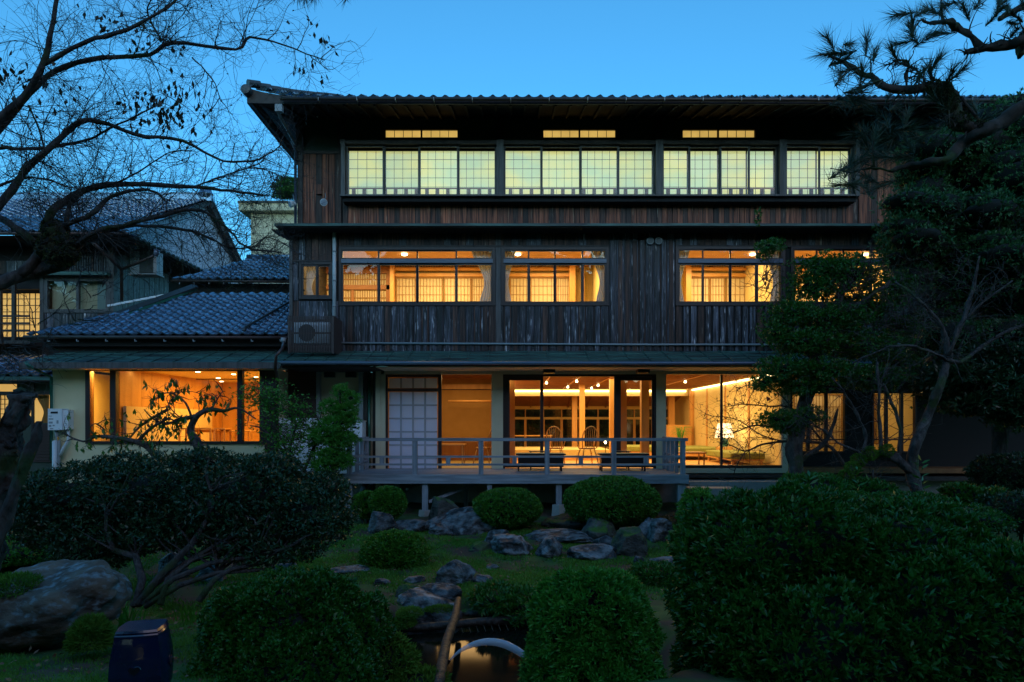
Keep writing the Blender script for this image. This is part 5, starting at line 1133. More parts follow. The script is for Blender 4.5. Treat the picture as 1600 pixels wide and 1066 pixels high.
# clipped domes round the deck
def clip_dome(label, px, py, rx, ry, d, seed, n=2600): return shrub(label, [ell(px,py,d,rx,ry)], n, 5, .055, .022, 'leaf_azalea', seed, lo=.93, group='clipped azalea domes', lump=.035, name='azalea_shrub')
clip_dome('small round clipped azalea near the left end under the deck', 606, 786, 27, 24, 13.3, 1)
clip_dome('dim low azalea clump leaning on the leftmost dome shrub', 571, 790, 20, 20, 13.6, 2, 1400)
clip_dome('flat topped clipped azalea before the middle of the deck', 793, 794, 52, 29, 12.9, 3, 3600)
clip_dome('largest clipped azalea dome rising before the deck right half', 957, 783, 72, 36, 12.8, 4, 6000)
clip_dome('round azalea on the lawn with the little garden lamp', 617, 868, 50, 36, 10.3, 5, 4600)
# wide low azalea mound in front
t = shrub('wide low azalea mound filling the lower left centre foreground', [ell(455,995,5.4,118,92,120), ell(548,990,5.6,58,62,70), ell(385,990,5.3,62,76,80), ell(500,960,5.5,60,56,70), ell(455,1070,5.0,142,80,100)], 15000, 6, .04, .017, 'leaf', 11, lo=.86, lump=.14, name='azalea_shrub')
shrub('bright green rounded bush at bottom centre beside the pond', [ell(925,988,5.0,96,96,84), ell(930,1060,4.9,104,90,92)], 8500, 7, .05, .016, 'leaf_bright', 12, lo=.86, lump=.09)
shrub('huge dark leafy bush filling the bottom right corner', [ell(1230,900,5.6,175,138,150), ell(1380,905,5.6,190,118,160), ell(1190,1010,5.2,130,130,120), ell(1450,1010,5.0,200,150,150), ell(1300,1050,4.9,200,140,140), ell(1155,880,5.8,80,84,80), ell(1560,960,4.9,90,110,100)], 17000, 7, .062, .021, 'leaf', 13, lo=.86, lump=.1)
# some tall sprigs on that bush
def sprigs(label_t, pts, m='leaf', seed=0, L_=.09):
    r = np.random.default_rng(seed); parts = []
    for c in pts:
        c = np.array(c); n = 12; h = np.linspace(0, .22, n); p = c+np.stack([0*h, 0*h, h], 1); a = np.arange(n)*2.4; d = nrm(np.stack([np.cos(a), np.sin(a), .45+0*a], 1)); parts.append(leafset(p, d, L_, .02, r))
    return leafobj('sprig_leaves', parts, m, label_t)
SB_ = t = bpy.data.objects['shrub.001'] if 'shrub.001' in bpy.data.objects else None
if t is not None: sprigs(t, [P(u, v, 5.2) for u, v in ((1310,905),(1355,890),(1400,820),(1440,765),(1500,830),(1210,870),(1160,830),(1265,790),(1550,870),(1480,900),(1105,860),(1340,780))], 'leaf', 3)
# left dark hedge-like shrub with leaning bare stems
LH = [ell(130,780,8.0,110,56,100), ell(260,765,8.0,120,54,110), ell(390,775,7.9,105,62,110), ell(480,805,7.8,72,52,90), ell(80,815,7.9,60,45,70), ell(330,815,7.7,130,46,90), ell(200,825,7.8,120,40,90), ell(60,770,8.1,40,26,60), ell(190,735,8.1,46,26,60), ell(320,722,8.0,40,22,60), ell(425,735,8.0,44,26,60), ell(510,765,8,34,26,50), ell(150,860,7.5,70,26,60), ell(420,855,7.5,90,26,60)]
t = shrub('broad dark wild shrub with leaning bare stems in front of the annex', LH, 19000, 4, .055, .02, 'leaf_dark', 21, lo=.55, lump=.14, stems=False, cs=.5, spread=1.1, base=.2)
mb = MB(); rr = random.Random(5); r0 = P(212,948,6.9); r0.z = .12
stems = [[(212,948),(222,905),(212,870),(178,860),(165,830),(172,800)], [(215,945),(250,900),(300,850),(325,810),(330,770)], [(222,945),(270,905),(330,880),(400,870),(460,850)], [(205,948),(240,915),(290,880),(350,845),(400,820)], [(225,948),(280,915),(340,895),(420,890)], [(250,945),(262,905),(300,875),(340,860)], [(310,940),(335,905),(360,890),(410,880)], [(115,880),(112,855),(90,840),(70,815)], [(113,880),(120,850),(140,830)], [(114,880),(118,855),(150,845),(170,850)]]
for k, s in enumerate(stems):
    d = 6.9 if k < 7 else 8.6; pts = [P(u, v, d+i*.12) for i, (u, v) in enumerate(s)]; n_ = len(pts)
    ob('stem', MB().tube(pts, [(.045 if k in (0,1) else .034)*(1-.6*i/n_) for i in range(n_)], 8), 'bark', t, smooth=True)
for k in range(60):
    s = random.Random(k).choice(stems[:7]); u, v = s[random.Random(k+9).randrange(2,len(s))]; a = P(u, v, 7.2); b = a+Vector((rr.uniform(-.35,.5), rr.uniform(-.2,.3), rr.uniform(.05,.45))); mb.tube([a, a.lerp(b,.5)+Vector((rr.uniform(-.06,.06),0,rr.uniform(-.03,.06))), b], [.014,.009,.004], 5)
ob('twigs', mb, 'bark', t)['kind'] = 'stuff'
# low shrubs and plants seen between
shrub('low glossy shrub with warm lit tips in the shade at far right', [ell(1545,790,11,40,26), ell(1500,775,11,26,18)], 900, 5, .09, .03, 'leaf', 31, lo=.7)
shrub('low leafy plants at the foot of the twisted trees', [ell(1270,758,10.5,50,14), ell(1350,765,10.5,40,13)], 700, 5, .1, .03, 'leaf', 32, lo=.7)
shrub('small yellow leaved seedling by the right column base', [ell(1240,738,12.5,8,11)], 60, 5, .07, .03, 'leaf_yellow', 33, lo=.3, cs=0)
shrub('bright green low hedge patch at the left edge behind the boulder', [ell(30,862,9.6,62,16,80), ell(-30,862,9.6,60,18,80)], 2600, 5, .045, .02, 'leaf_bright', 34, lo=.9)
shrub('shrubby fern clump on the pond bank right of the log', [ell(775,935,8.3,36,20,60), ell(815,945,8.2,36,24,60)], 900, 5, .08, .02, 'leaf', 35, lo=.5, cs=.5)
shrub('mossy fern clump at the left corner of the pond', [ell(590,1042,5.7,62,52,60), ell(640,1075,5.6,60,26,60)], 2600, 5, .05, .014, 'moss', 36, lo=.7, cs=.8, name='fern_clump', cat='fern')
shrub('dark weedy tuft beside the pale upright stone', [ell(1025,897,9.2,42,15,40)], 800, 5, .07, .015, 'leaf', 37, lo=.6, cs=.6)
shrub('yellowish weeds under the right end of the deck', [ell(1040,822,13,40,14,40)], 500, 5, .07, .02, 'leaf_autumn', 38, lo=.5, cs=.5)
shrub('leafy clump between deck post and big bush', [ell(1092,800,11.5,30,34,40)], 900, 5, .08, .025, 'leaf_bright', 39, lo=.7)
shrub('dark low shrub in the shade behind the glossy one at far right', [ell(1590,800,10.5,60,30), ell(1500,815,10,60,20), ell(1580,740,13,60,30)], 2600, 5, .07, .024, 'leaf_dark', 45, lo=.7)
shrub('mid green ground shrub between the twisted tree and the big bush', [ell(1420,790,9.4,70,18,80), ell(1500,810,9.2,60,20,80), ell(1330,785,9.6,50,14,60)], 2200, 5, .06, .02, 'leaf', 46, lo=.7)
# iris-like blades and butterbur leaves under the leaning stems
def blades(label, px, py, d, n, L_, m, seed, name='iris_plant', cat='plant', w=.02):
    r = np.random.default_rng(seed); c = P(px, py, d); c.z = float(terrain(c.x, c.y)); p = np.array(c)+r.normal(size=(n,3))*np.array([.07,.05,0]); dd = nrm(np.stack([r.normal(size=n)*.35, r.normal(size=n)*.3, np.ones(n)], 1))
    s = np.array([1,0,0])*w/2; h = L_*r.uniform(.6,1.1,(n,1)); mid = p+dd*h*.6; tip = p+dd*h; tip[:,:2] += dd[:,:2]*h*.5
    v = np.concatenate([np.stack([p-s,p+s,mid+s*.8,mid-s*.8],1), np.stack([mid-s*.8,mid+s*.8,tip+s*.1,tip-s*.1],1)]).reshape(-1,3); f = np.arange(len(v)).reshape(-1,4)
    o = bpy.data.objects.new(name, npmesh(name, v, f, m)); COL.objects.link(o); return tag(o, label, cat)
blades('tuft of sword shaped green leaves beside the leaning stems', 198, 930, 6.9, 26, .3, 'leaf_bright', 1)
blades('smaller sword leaf tuft right of the leaning stems', 300, 930, 7.1, 18, .26, 'leaf_bright', 2); blades('grassy tuft on the mossy pond bank', 745, 945, 8.2, 60, .16, 'grass', 3, 'grass_tuft', 'grass', .008)
blades('thin young stems growing before the deck edge', 775, 758, 14.0, 4, .5, 'leaf', 4, 'seedling', 'seedling', .008)
# ---------------------------------------------------------------- grass and litter
r = np.random.default_rng(12)
def grass(name, n, d0, d1, x0, x1, L_, m, seed, label=None):
    r = np.random.default_rng(seed); d = r.uniform(d0, d1, n*2); x = r.uniform(x0, x1, n*2)*d/F*1.0; y = d+YC; z = terrain(x, y)
    k = (z > -.2)&(np.abs(x) < 12); patch = np.sin(x*3.1+1)*np.sin(y*4.3)+.6*np.sin(x*7.7+y*5); k &= patch+r.normal(size=len(x))*.5 > .05; x, y, z = x[k][:n], y[k][:n], z[k][:n]; n = len(x)
    p = np.stack([x, y, z-.004], 1); dd = nrm(np.stack([r.normal(size=n)*.5, r.normal(size=n)*.5, np.ones(n)], 1)); s = nrm(np.stack([r.normal(size=n), r.normal(size=n), 0*x], 1))*.0035*(d0/4+.4); h = L_*r.uniform(.4,1.2,(n,1))
    v = np.stack([p-s, p+s, p+dd*h], 1).reshape(-1,3); o = bpy.data.objects.new(name, npmesh(name, v, np.arange(3*n).reshape(-1,3), m)); COL.objects.link(o); return tag(o, label, None, None, 'stuff')
grass('grass', 90000, 8.2, 13.6, -340, 330, .05, 'grass', 5, 'short green lawn grass below the deck rocks')
grass('grass', 60000, 3.4, 8.0, -860, -120, .035, 'grass', 6, 'mossy short grass around boulder and stool')
grass('grass', 40000, 8, 13, -860, -330, .05, 'grass', 7, 'grass strip behind the dark shrub at left')
def litter(n, d0, d1, x0, x1, seed):
    r = np.random.default_rng(seed); d = r.uniform(d0, d1, n); x = r.uniform(x0, x1, n)*d/F; y = d+YC; z = terrain(x, y)+.03; k = z > -.15; p = np.stack([x,y,z],1)[k]; dd = nrm(np.stack([r.normal(size=len(p)), r.normal(size=len(p)), r.normal(size=len(p))*.25],1))
    return leafset(p, dd, .05, .025, r)
o = leafobj('leaf_litter', [litter(420,3.5,8,-860,-100,1), litter(650,8,13.5,-350,330,2)], 'leaf_litter', None); tag(o, 'small fallen leaves scattered over moss and lawn', None, None, 'stuff')
# moss path patch
g = MB().poly([(-9.5,-6.9,.24),(-6.6,-7.2,.25),(-6.3,-6.6,.2),(-9.6,-6.2,.24)]); tag(ob('garden_path', g, 'gravel_path'), kind='structure')
# ---------------------------------------------------------------- branch growth
def walk(p, d, L_, n, rr, wig=.25, g=0.0):
    pts = [p.copy()]; d = d.normalized(); st = L_/n
    for i in range(n):
        d = (d+Vector((rr.gauss(0,wig), rr.gauss(0,wig), rr.gauss(0,wig)+g))).normalized(); p = p+d*st; pts.append(p.copy())
    return pts
def samp(pts, rr):
    i = rr.randrange(0, len(pts)-1); t = rr.random(); return pts[i].lerp(pts[i+1], t), (pts[i+1]-pts[i]).normalized(), (i+t)/(len(pts)-1)
def smoothpath(pts, k=4):
    out = []; n = len(pts)
    for i in range(n-1):
        p0, p1, p2, p3 = pts[max(i-1,0)], pts[i], pts[i+1], pts[min(i+2,n-1)]
        for j in range(k):
            t = j/k; out.append(.5*((2*p1)+(p2-p0)*t+(2*p0-5*p1+4*p2-p3)*t*t+(3*p1-p0-3*p2+p3)*t*t*t))
    out.append(pts[-1]); return out
def pxpath(l, d, dd=0, rr=None):
    n = len(l); return smoothpath([P(u, v, d+dd*i/max(1,n-1)+(rr.uniform(-.12,.12) if rr and i else 0)) for i, (u, v) in enumerate(l)])
def twiggy(limbs, n1, n2, n3, L1, L2, L3, seed, plane=.45, r1=.009, gz=.0, zmax=None):
    """limbs: lists of points. returns twig MB and tips"""
    rr = random.Random(seed); mb = MB(); lens = [sum((a-b).length for a, b in zip(l[:-1], l[1:])) for l in limbs]; l1, l2, tips = [], [], []
    def side(t):
        v = Vector((rr.gauss(0,1), rr.gauss(0,plane), rr.gauss(0,1))); v = v-t*v.dot(t)*.6; return (v.normalized()+t*.7).normalized()
    for _ in range(n1):
        l = rr.choices(limbs, lens)[0]; p, t, u = samp(l, rr); q = walk(p, side(t), L1*rr.uniform(.5,1.3)*(1-.55*u), 6, rr, .2, gz); l1.append(q); mb.tube(q, [r1*(1-.12*i) for i in range(7)], 4, cap=False)
    for _ in range(n2):
        p, t, u = samp(rr.choice(l1), rr); q = walk(p, side(t), L2*rr.uniform(.5,1.3), 5, rr, .24, gz); l2.append(q); mb.tube(q, [r1*.5*(1-.13*i) for i in range(6)], 3, cap=False)
    for _ in range(n3):
        p, t, u = samp(rr.choice(l2+l1), rr); q = walk(p, side(t), L3*rr.uniform(.5,1.3), 3, rr, .28, gz); tips.append(q[-1]); mb.tube(q, [r1*.32, r1*.27, r1*.22, r1*.17], 3, cap=False)
    return mb, tips, l2
# ---------------------------------------------------------------- bare tree at upper left
T1 = thing('bare_tree', 'large bare tree with mossy burl and few dark leaves across the left sky', 'tree', (X(-90,6.6), 6.6+YC, float(terrain(-5.6,-9.8))))
rr = random.Random(2)
limb_px = [
 ([(-95,1000),(-80,700),(-60,520),(-40,460),(0,442),(51,424),(99,409)], [.24,.2,.13,.085,.07,.075,.1], 6.6),
 ([(99,409),(95,380),(82,352)], [.12,.13,.09], 6.6), ([(30,430),(60,400),(69,375)], [.06,.055,.05], 6.6), ([(-30,330),(0,340),(30,361),(51,379)], [.04,.04,.042,.05], 6.6),
 ([(75,356),(78,335),(95,318),(126,301),(168,289),(240,289),(300,292),(360,298),(420,306)], [.07,.06,.05,.046,.04,.032,.026,.018,.01], 6.6),
 ([(103,368),(104,340),(110,320),(130,300)], [.04,.035,.03,.022], 6.7),
 ([(102,352),(144,334),(168,310),(210,298),(246,301),(262,318)], [.035,.03,.026,.022,.018,.008], 6.6),
 ([(118,385),(150,362),(192,352),(255,337),(300,328),(330,337),(360,362),(375,380),(400,390),(440,394)], [.04,.032,.028,.025,.022,.02,.017,.014,.011,.008], 6.6),
 ([(120,392),(150,367),(210,353),(285,358),(330,373),(360,388),(395,386),(420,370),(470,398)], [.03,.026,.022,.018,.015,.012,.01,.009,.005], 6.7),
 ([(-20,205),(0,186),(38,150),(67,101),(80,49),(92,-20)], [.06,.055,.046,.036,.03,.025], 6.4),
 ([(-20,215),(0,199),(45,146),(90,109),(158,90),(233,86),(270,66),(368,77),(390,58),(443,71),(507,94)], [.06,.055,.045,.036,.032,.027,.024,.02,.015,.011,.005], 6.5),
 ([(67,101),(131,67),(199,45),(263,11),(290,-20)], [.03,.028,.024,.018,.012], 6.4),
 ([(-30,350),(0,320),(37,270),(75,233),(105,206),(128,189),(161,191),(210,210),(285,221),(349,251),(405,248),(443,225)], [.06,.055,.046,.042,.038,.034,.03,.025,.02,.015,.011,.006], 6.5),
 ([(-20,232),(0,231),(50,232),(94,227),(139,218),(173,199),(225,175),(262,150)], [.028,.026,.024,.022,.018,.014,.01,.006], 6.6),
 ([(45,165),(60,200),(68,230)], [.014,.013,.012], 6.5), ([(-20,298),(20,282),(60,278),(110,292),(150,300)], [.02,.017,.013,.009,.006], 6.7),
 ([(300,90),(330,120),(345,160)], [.01,.008,.005], 6.5), ([(250,60),(230,20),(240,-10)], [.014,.01,.008], 6.5), ([(170,290),(215,270),(260,240),(300,235)], [.014,.012,.009,.006], 6.6), ([(300,292),(350,275),(400,262),(450,280)], [.013,.01,.008,.005], 6.6)]
limbs = []
for l, rad, d in limb_px:
    pts = pxpath(l, d, 0, rr); rd = np.interp(np.linspace(0, len(rad)-1, len(pts)), range(len(rad)), rad); limbs.append(pts)
    ob('limb' if len(limbs) > 1 else 'trunk', MB().tube(pts, [v*(.84 if len(limbs) < 5 else .7) for v in rd], 12).gnarl(.012, 10), 'bark', T1, smooth=True)
mb, tips, l2 = twiggy(limbs[4:], 430, 1900, 5200, .8, .42, .2, 3, r1=.0046)
ob('twigs', mb, 'bark', T1)['kind'] = 'stuff'
r = np.random.default_rng(5); tp = np.array([t_[:] for t_ in tips]); bud = tp[r.choice(len(tp), 700)]
leafobj('buds', [leafset(bud, nrm(r.normal(size=bud.shape)), .028, .016, r)], 'leaf_black', T1)
cl = []
for (u, v, n_, sp) in ((235,165,70,45),(270,170,50,40),(60,130,40,50),(215,45,22,35),(255,55,18,30),(480,40,10,30),(510,60,6,15),(465,105,8,14),(497,108,8,8),(10,110,26,30),(300,140,26,25),(160,30,12,25),(250,190,20,40)):
    c = np.array(P(u, v, 6.5)); s = sp*6.5/F; cl.append(c+r.normal(size=(n_,3))*np.array([s,.2,s*.6])*.6)
cl = np.concatenate(cl); dd = nrm(np.stack([r.normal(size=len(cl))*.5, r.normal(size=len(cl))*.5, -np.ones(len(cl))], 1)); leafobj('leaves', [leafset(cl, dd, .07, .036, r)], 'leaf_black', T1)
cm = [P(75,385,6.55), P(88,398,6.5), P(98,382,6.55), P(84,360,6.6), P(104,398,6.55)]
leafobj('moss', [rosettes(*shell([(c.x,c.y,c.z,.1,.1,.09) for c in cm], 1800, r, lo=.8, lump=.2), 3, .03, .01, r)], 'bark_moss', T1); core([(c.x,c.y,c.z,.11,.1,.1) for c in cm], 'bark', T1, .9, 'burl')
# hanging thin branches at far left middle
mb, tips, _ = twiggy([pxpath([(-20,560),(60,520),(120,500),(150,455),(200,430)], 7.2, 0, rr), pxpath([(-20,600),(40,530),(90,470),(160,420)], 7.2, 0, rr)], 26, 60, 120, .6, .35, .2, 9, r1=.007)
ob('twigs', mb, 'bark', T1)['kind'] = 'stuff'
# cut dead trunk at the left edge
T2 = thing('dead_trunk', 'leaning grey dead tree trunk with a sawn flat top at the left edge', 'tree trunk', (X(0,4.7), 4.7+YC, .4))
pts = pxpath([(-70,1010),(-50,930),(-28,860),(-6,790),(10,720),(22,670),(34,612)], 4.7); rd = np.interp(np.linspace(0,6,len(pts)), range(7), [.13,.125,.115,.1,.085,.072,.078]); ob('trunk', MB().tube(smoothpath(pts,3), list(np.interp(np.linspace(0,1,3*(len(pts)-1)+1), np.linspace(0,1,len(rd)), rd)), 40).gnarl(.05, 13), 'bark', T2, smooth=True)
pts = pxpath([(-25,900),(5,820),(28,750),(48,700),(60,658)], 4.6); ob('limb', MB().tube(pts, list(np.linspace(.05,.022,len(pts))), 18).gnarl(.025, 16), 'bark', T2, smooth=True)
pts = pxpath([(-40,640),(-15,690),(0,695),(12,700)], 4.7); ob('limb', MB().tube(pts, list(np.linspace(.05,.07,len(pts))), 18).gnarl(.025, 16), 'bark', T2, smooth=True)
# ---------------------------------------------------------------- old pruned cherry in front of the annex window
T3 = thing('pruned_tree', 'gnarled pruned tree with drooping leaves in front of the annex window', 'tree', P(312,735,13.6)); rr = random.Random(11)
lp = [([(318,740),(310,700),(305,688)],[.1,.09,.1]), ([(305,690),(298,670),(310,648),(330,640),(350,642),(372,638),(400,655)],[.1,.07,.055,.045,.035,.02,.012]), ([(308,650),(285,655),(260,662),(240,655),(225,640)],[.05,.035,.025,.018,.01]), ([(300,655),(290,630),(270,615),(252,616),(240,626)],[.025,.02,.016,.01,.006]), ([(262,640),(235,655),(215,670),(200,688)],[.03,.026,.022,.018]), ([(245,718),(232,700),(210,690),(180,684),(150,682),(130,690),(100,678)],[.07,.06,.05,.04,.03,.02,.01]), ([(215,690),(235,670),(262,655),(275,660)],[.035,.03,.02,.012]), ([(285,655),(268,640),(262,618),(300,612),(330,625)],[.014,.01,.008,.006,.004]), ([(330,640),(345,615),(352,612)],[.02,.01,.005]), ([(150,682),(140,670),(150,662),(165,672)],[.02,.014,.01,.005])]
lb = []
for l, rad in lp: pts = pxpath(l, 13.6, 0, rr); lb.append(pts); ob('limb' if len(lb) > 1 else 'trunk', MB().tube(pts, list(np.interp(np.linspace(0,len(rad)-1,len(pts)), range(len(rad)), rad)), 9), 'bark', T3, smooth=True)
mb, tips, l2 = twiggy(lb[1:], 70, 160, 160, .5, .3, .16, 12, r1=.012, gz=-.04); ob('twigs', mb, 'bark', T3)['kind'] = 'stuff'
r = np.random.default_rng(7); c = np.array([q[:] for l in l2 for q in l]); c = c[r.choice(len(c), 520)]; dd = nrm(np.stack([r.normal(size=len(c))*.4, r.normal(size=len(c))*.4, -np.ones(len(c))], 1)); leafobj('leaves', [leafset(c, dd, .13, .055, r)], 'leaf', T3)
bx('prop_post', 'bark', T3, X(306,13.5), X(313,13.5), -2.85, -2.75, .2, Z(697,13.5)); bx('prop_bar', 'bark', T3, X(297,13.5), X(318,13.5), -2.9, -2.72, Z(697,13.5), Z(694,13.5))
# maple and narrow conifer beside the air conditioners
T4 = thing('small_maple', 'small airy green maple in front of the tall air conditioner', 'tree', P(478,752,14.2)); rr = random.Random(21)
lb = []
for l, rad in (([(478,755),(474,735),(450,715),(430,690),(410,670),(390,665)],[.05,.045,.035,.028,.02,.01]), ([(474,738),(490,700),(500,670),(490,640)],[.035,.025,.018,.008]), ([(452,716),(455,690),(462,660),(440,640),(420,625)],[.03,.025,.02,.014,.008]), ([(455,690),(480,680),(495,685)],[.018,.012,.006]), ([(445,700),(420,640),(400,610)],[.02,.012,.006])):
    pts = pxpath(l, 14.2, 0, rr); lb.append(pts); ob('limb' if len(lb) > 1 else 'trunk', MB().tube(pts, list(np.interp(np.linspace(0,len(rad)-1,len(pts)), range(len(rad)), rad)), 8), 'bark', T4, smooth=True)
mb, tips, l2 = twiggy(lb[1:], 90, 260, 300, .6, .35, .2, 22, r1=.009, gz=.02); ob('twigs', mb, 'bark', T4)['kind'] = 'stuff'
r = np.random.default_rng(8); c = np.array([q[:] for l in l2 for q in l]+[t_[:] for t_ in tips]); c = c[r.choice(len(c), 3600)]+r.normal(size=(3600,3))*.05; leafobj('leaves', [leafset(c, nrm(r.normal(size=c.shape)*np.array([1,1,.5])), .075, .035, r)], 'leaf_bright', T4)
T5 = thing('narrow_conifer', 'narrow tufted green conifer standing left of the deck', 'tree', P(520,752,14.0)); r = np.random.default_rng(9)
pads = [ell(533,612,14,14,10), ell(548,622,14,13,10), ell(518,634,14,18,9), ell(540,640,14,20,8), ell(528,662,14,28,11), ell(545,655,14,14,7), ell(510,680,14,24,12), ell(535,686,14,26,11), ell(520,712,14,28,13), ell(508,728,14,20,10), ell(538,722,14,15,11)]
leafobj('crown', [rosettes(*shell(pads, 3600, r, lo=.35, lump=.25), 5, .075, .016, r, spread=.7)], 'leaf_bright', T5); ob('trunk', MB().tube(pxpath([(522,755),(518,710),(528,660),(530,615)], 14), .035, 8), 'bark', T5); core(pads, 'leaf_dark', T5, .3)
# ---------------------------------------------------------------- right side: pruned dome tree with cloud pads
T6 = thing('cloud_pruned_tree', 'dark pruned evergreen with rounded foliage pads before the right windows', 'tree', P(1247,775,11.6)); r = np.random.default_rng(31); rr = random.Random(31)
for l, rad in (([(1243,780),(1245,745),(1240,700),(1252,655),(1262,610),(1275,560),(1300,500),(1320,440)],[.15,.13,.12,.11,.12,.1,.07,.04]), ([(1255,640),(1225,655),(1205,660)],[.04,.03,.015]), ([(1262,610),(1230,600),(1210,590)],[.05,.04,.02]), ([(1275,560),(1235,535),(1210,520)],[.05,.04,.02]), ([(1250,720),(1280,700),(1295,680),(1310,640)],[.05,.04,.03,.02]), ([(1300,500),(1350,470),(1390,440)],[.05,.04,.02]), ([(1290,540),(1350,540),(1400,530)],[.05,.04,.02])):
    pts = pxpath(l, 11.6, 0, rr); ob('limb', MB().tube(pts, list(np.interp(np.linspace(0,len(rad)-1,len(pts)), range(len(rad)), rad)), 14).gnarl(.04, 8), 'bark', T6, smooth=True)
pads = [ell(1285,420,11.6,50,24), ell(1330,430,11.8,55,32), ell(1270,450,11.6,46,22), ell(1350,480,12,60,28), ell(1240,490,11.4,46,20), ell(1300,500,11.6,62,24), ell(1215,520,11.4,30,16), ell(1260,535,11.4,60,20), ell(1350,540,11.8,70,24), ell(1225,575,11.3,44,20), ell(1290,580,11.4,60,20), ell(1360,590,11.7,60,20), ell(1195,598,11.3,26,13), ell(1250,605,11.4,44,14), ell(1215,655,11.3,34,15), ell(1262,650,11.4,30,16), ell(1230,668,11.4,26,10), ell(1185,340,12,4,16), ell(1205,385,11.6,26,10), ell(1400,450,11.9,36,26), ell(1400,570,11.9,40,22), ell(1410,510,12,30,18), ell(1195,400,11.6,12,6)]
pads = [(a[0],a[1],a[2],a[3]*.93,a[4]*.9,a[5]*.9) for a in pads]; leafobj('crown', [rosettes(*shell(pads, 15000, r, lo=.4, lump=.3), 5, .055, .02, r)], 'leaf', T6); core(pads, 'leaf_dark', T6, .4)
mb, tips, l2 = twiggy([pxpath(l, 11.5, 0, rr) for l in ([(1235,600),(1300,480),(1360,420)], [(1260,520),(1205,460),(1190,430)], [(1280,560),(1400,500),(1440,470)])], 120, 300, 500, .7, .4, .2, 33, r1=.01); ob('twigs', mb, 'bark', T6)['kind'] = 'stuff'
# bare little branches in front of the yellow window
T7 = thing('bare_shrub', 'fine bare branches spreading across the yellow picture window', 'shrub', P(1330,760,12.2)); rr = random.Random(41); lb = []
for l, rad in (([(1330,745),(1300,700),(1262,690),(1225,690),(1190,695),(1165,705),(1140,695),(1120,690)],[.035,.03,.026,.022,.018,.014,.009,.005]), ([(1262,690),(1220,670),(1180,665),(1150,675),(1130,680)],[.018,.016,.014,.01,.005]), ([(1290,695),(1240,640),(1200,635),(1160,632),(1135,636)],[.02,.016,.013,.009,.005]), ([(1165,705),(1150,730),(1145,750)],[.012,.01,.008]), ([(1240,640),(1210,610),(1170,602),(1150,612)],[.012,.01,.008,.004]), ([(1225,690),(1190,680),(1150,655),(1110,650)],[.014,.011,.008,.004])):
    pts = pxpath(l, 12.2, 0, rr); lb.append(pts); ob('limb', MB().tube(pts, list(np.interp(np.linspace(0,len(rad)-1,len(pts)), range(len(rad)), rad)), 7), 'bark', T7, smooth=True)
mb, tips, l2 = twiggy(lb, 110, 320, 520, .5, .3, .16, 42, r1=.0075, plane=.3); ob('twigs', mb, 'bark', T7)['kind'] = 'stuff'
r = np.random.default_rng(43); c = np.array([t_[:] for t_ in tips]); c = c[r.choice(len(c), 260)]; leafobj('leaves', [leafset(c, nrm(r.normal(size=c.shape)), .045, .022, r)], 'leaf_black', T7)
o = tag(ob('red_leaf', MB().tube([P(1198,620,12.1), P(1201,623,12.1), P(1199,627,12.1)], [.01,.035,.008], 5), 'baluster'), 'single red leaf among the bare twigs at the window', 'leaf')
# twisted bare tree with mossy arch limb at the right
T8 = thing('twisted_tree', 'twisted bare grey tree leaning right with many branches before the dark wing', 'tree', P(1440,790,10.6)); rr = random.Random(51); lb = []
for l, rad in (([(1440,800),(1432,765),(1425,735),(1432,690),(1450,650),(1466,610),(1478,575),(1482,555)],[.14,.12,.11,.11,.1,.09,.09,.085]), ([(1480,560),(1500,565),(1530,545),(1570,520),(1620,500)],[.05,.045,.035,.03,.02]), ([(1482,555),(1475,520),(1455,490),(1430,465),(1400,440)],[.06,.05,.04,.03,.02]), ([(1482,555),(1505,500),(1520,450),(1530,400)],[.06,.05,.035,.02]), ([(1478,560),(1440,545),(1400,540),(1360,555),(1330,570)],[.035,.03,.024,.018,.01]), ([(1505,500),(1540,470),(1580,440)],[.03,.025,.015]),
  ([(1425,740),(1405,720),(1380,712),(1350,714),(1338,725),(1322,752)],[.09,.1,.1,.1,.09,.07]), ([(1378,712),(1374,660),(1372,610),(1370,560)],[.045,.035,.03,.022]), ([(1405,718),(1406,670),(1395,630),(1375,590)],[.045,.035,.03,.02]), ([(1350,714),(1352,680),(1340,650),(1325,620),(1300,590)],[.035,.03,.025,.02,.012]), ([(1350,712),(1310,690),(1280,668),(1240,650)],[.03,.024,.018,.01]), ([(1358,765),(1365,735)],[.02,.02]), ([(1372,610),(1390,570),(1420,540)],[.02,.016,.01])):
    pts = pxpath(l, 10.6, 0, rr); lb.append(pts); ob('limb' if len(lb) > 1 else 'trunk', MB().tube(pts, list(np.interp(np.linspace(0,len(rad)-1,len(pts)), range(len(rad)), rad)*.74), 14).gnarl(.03, 9), 'bark', T8, smooth=True)
mb, tips, l2 = twiggy(lb[1:6]+lb[7:], 150, 330, 420, .75, .42, .22, 52, r1=.007); ob('twigs', mb, 'bark', T8)['kind'] = 'stuff'
r = np.random.default_rng(53); cm = [P(1322,748,10.55), P(1332,735,10.55), P(1342,722,10.6), P(1360,712,10.6), P(1385,708,10.6)]
leafobj('moss', [rosettes(*shell([(c.x,c.y,c.z+.03,.11,.1,.1) for c in cm], 2200, r, lo=.8), 3, .03, .012, r)], 'moss', T8)
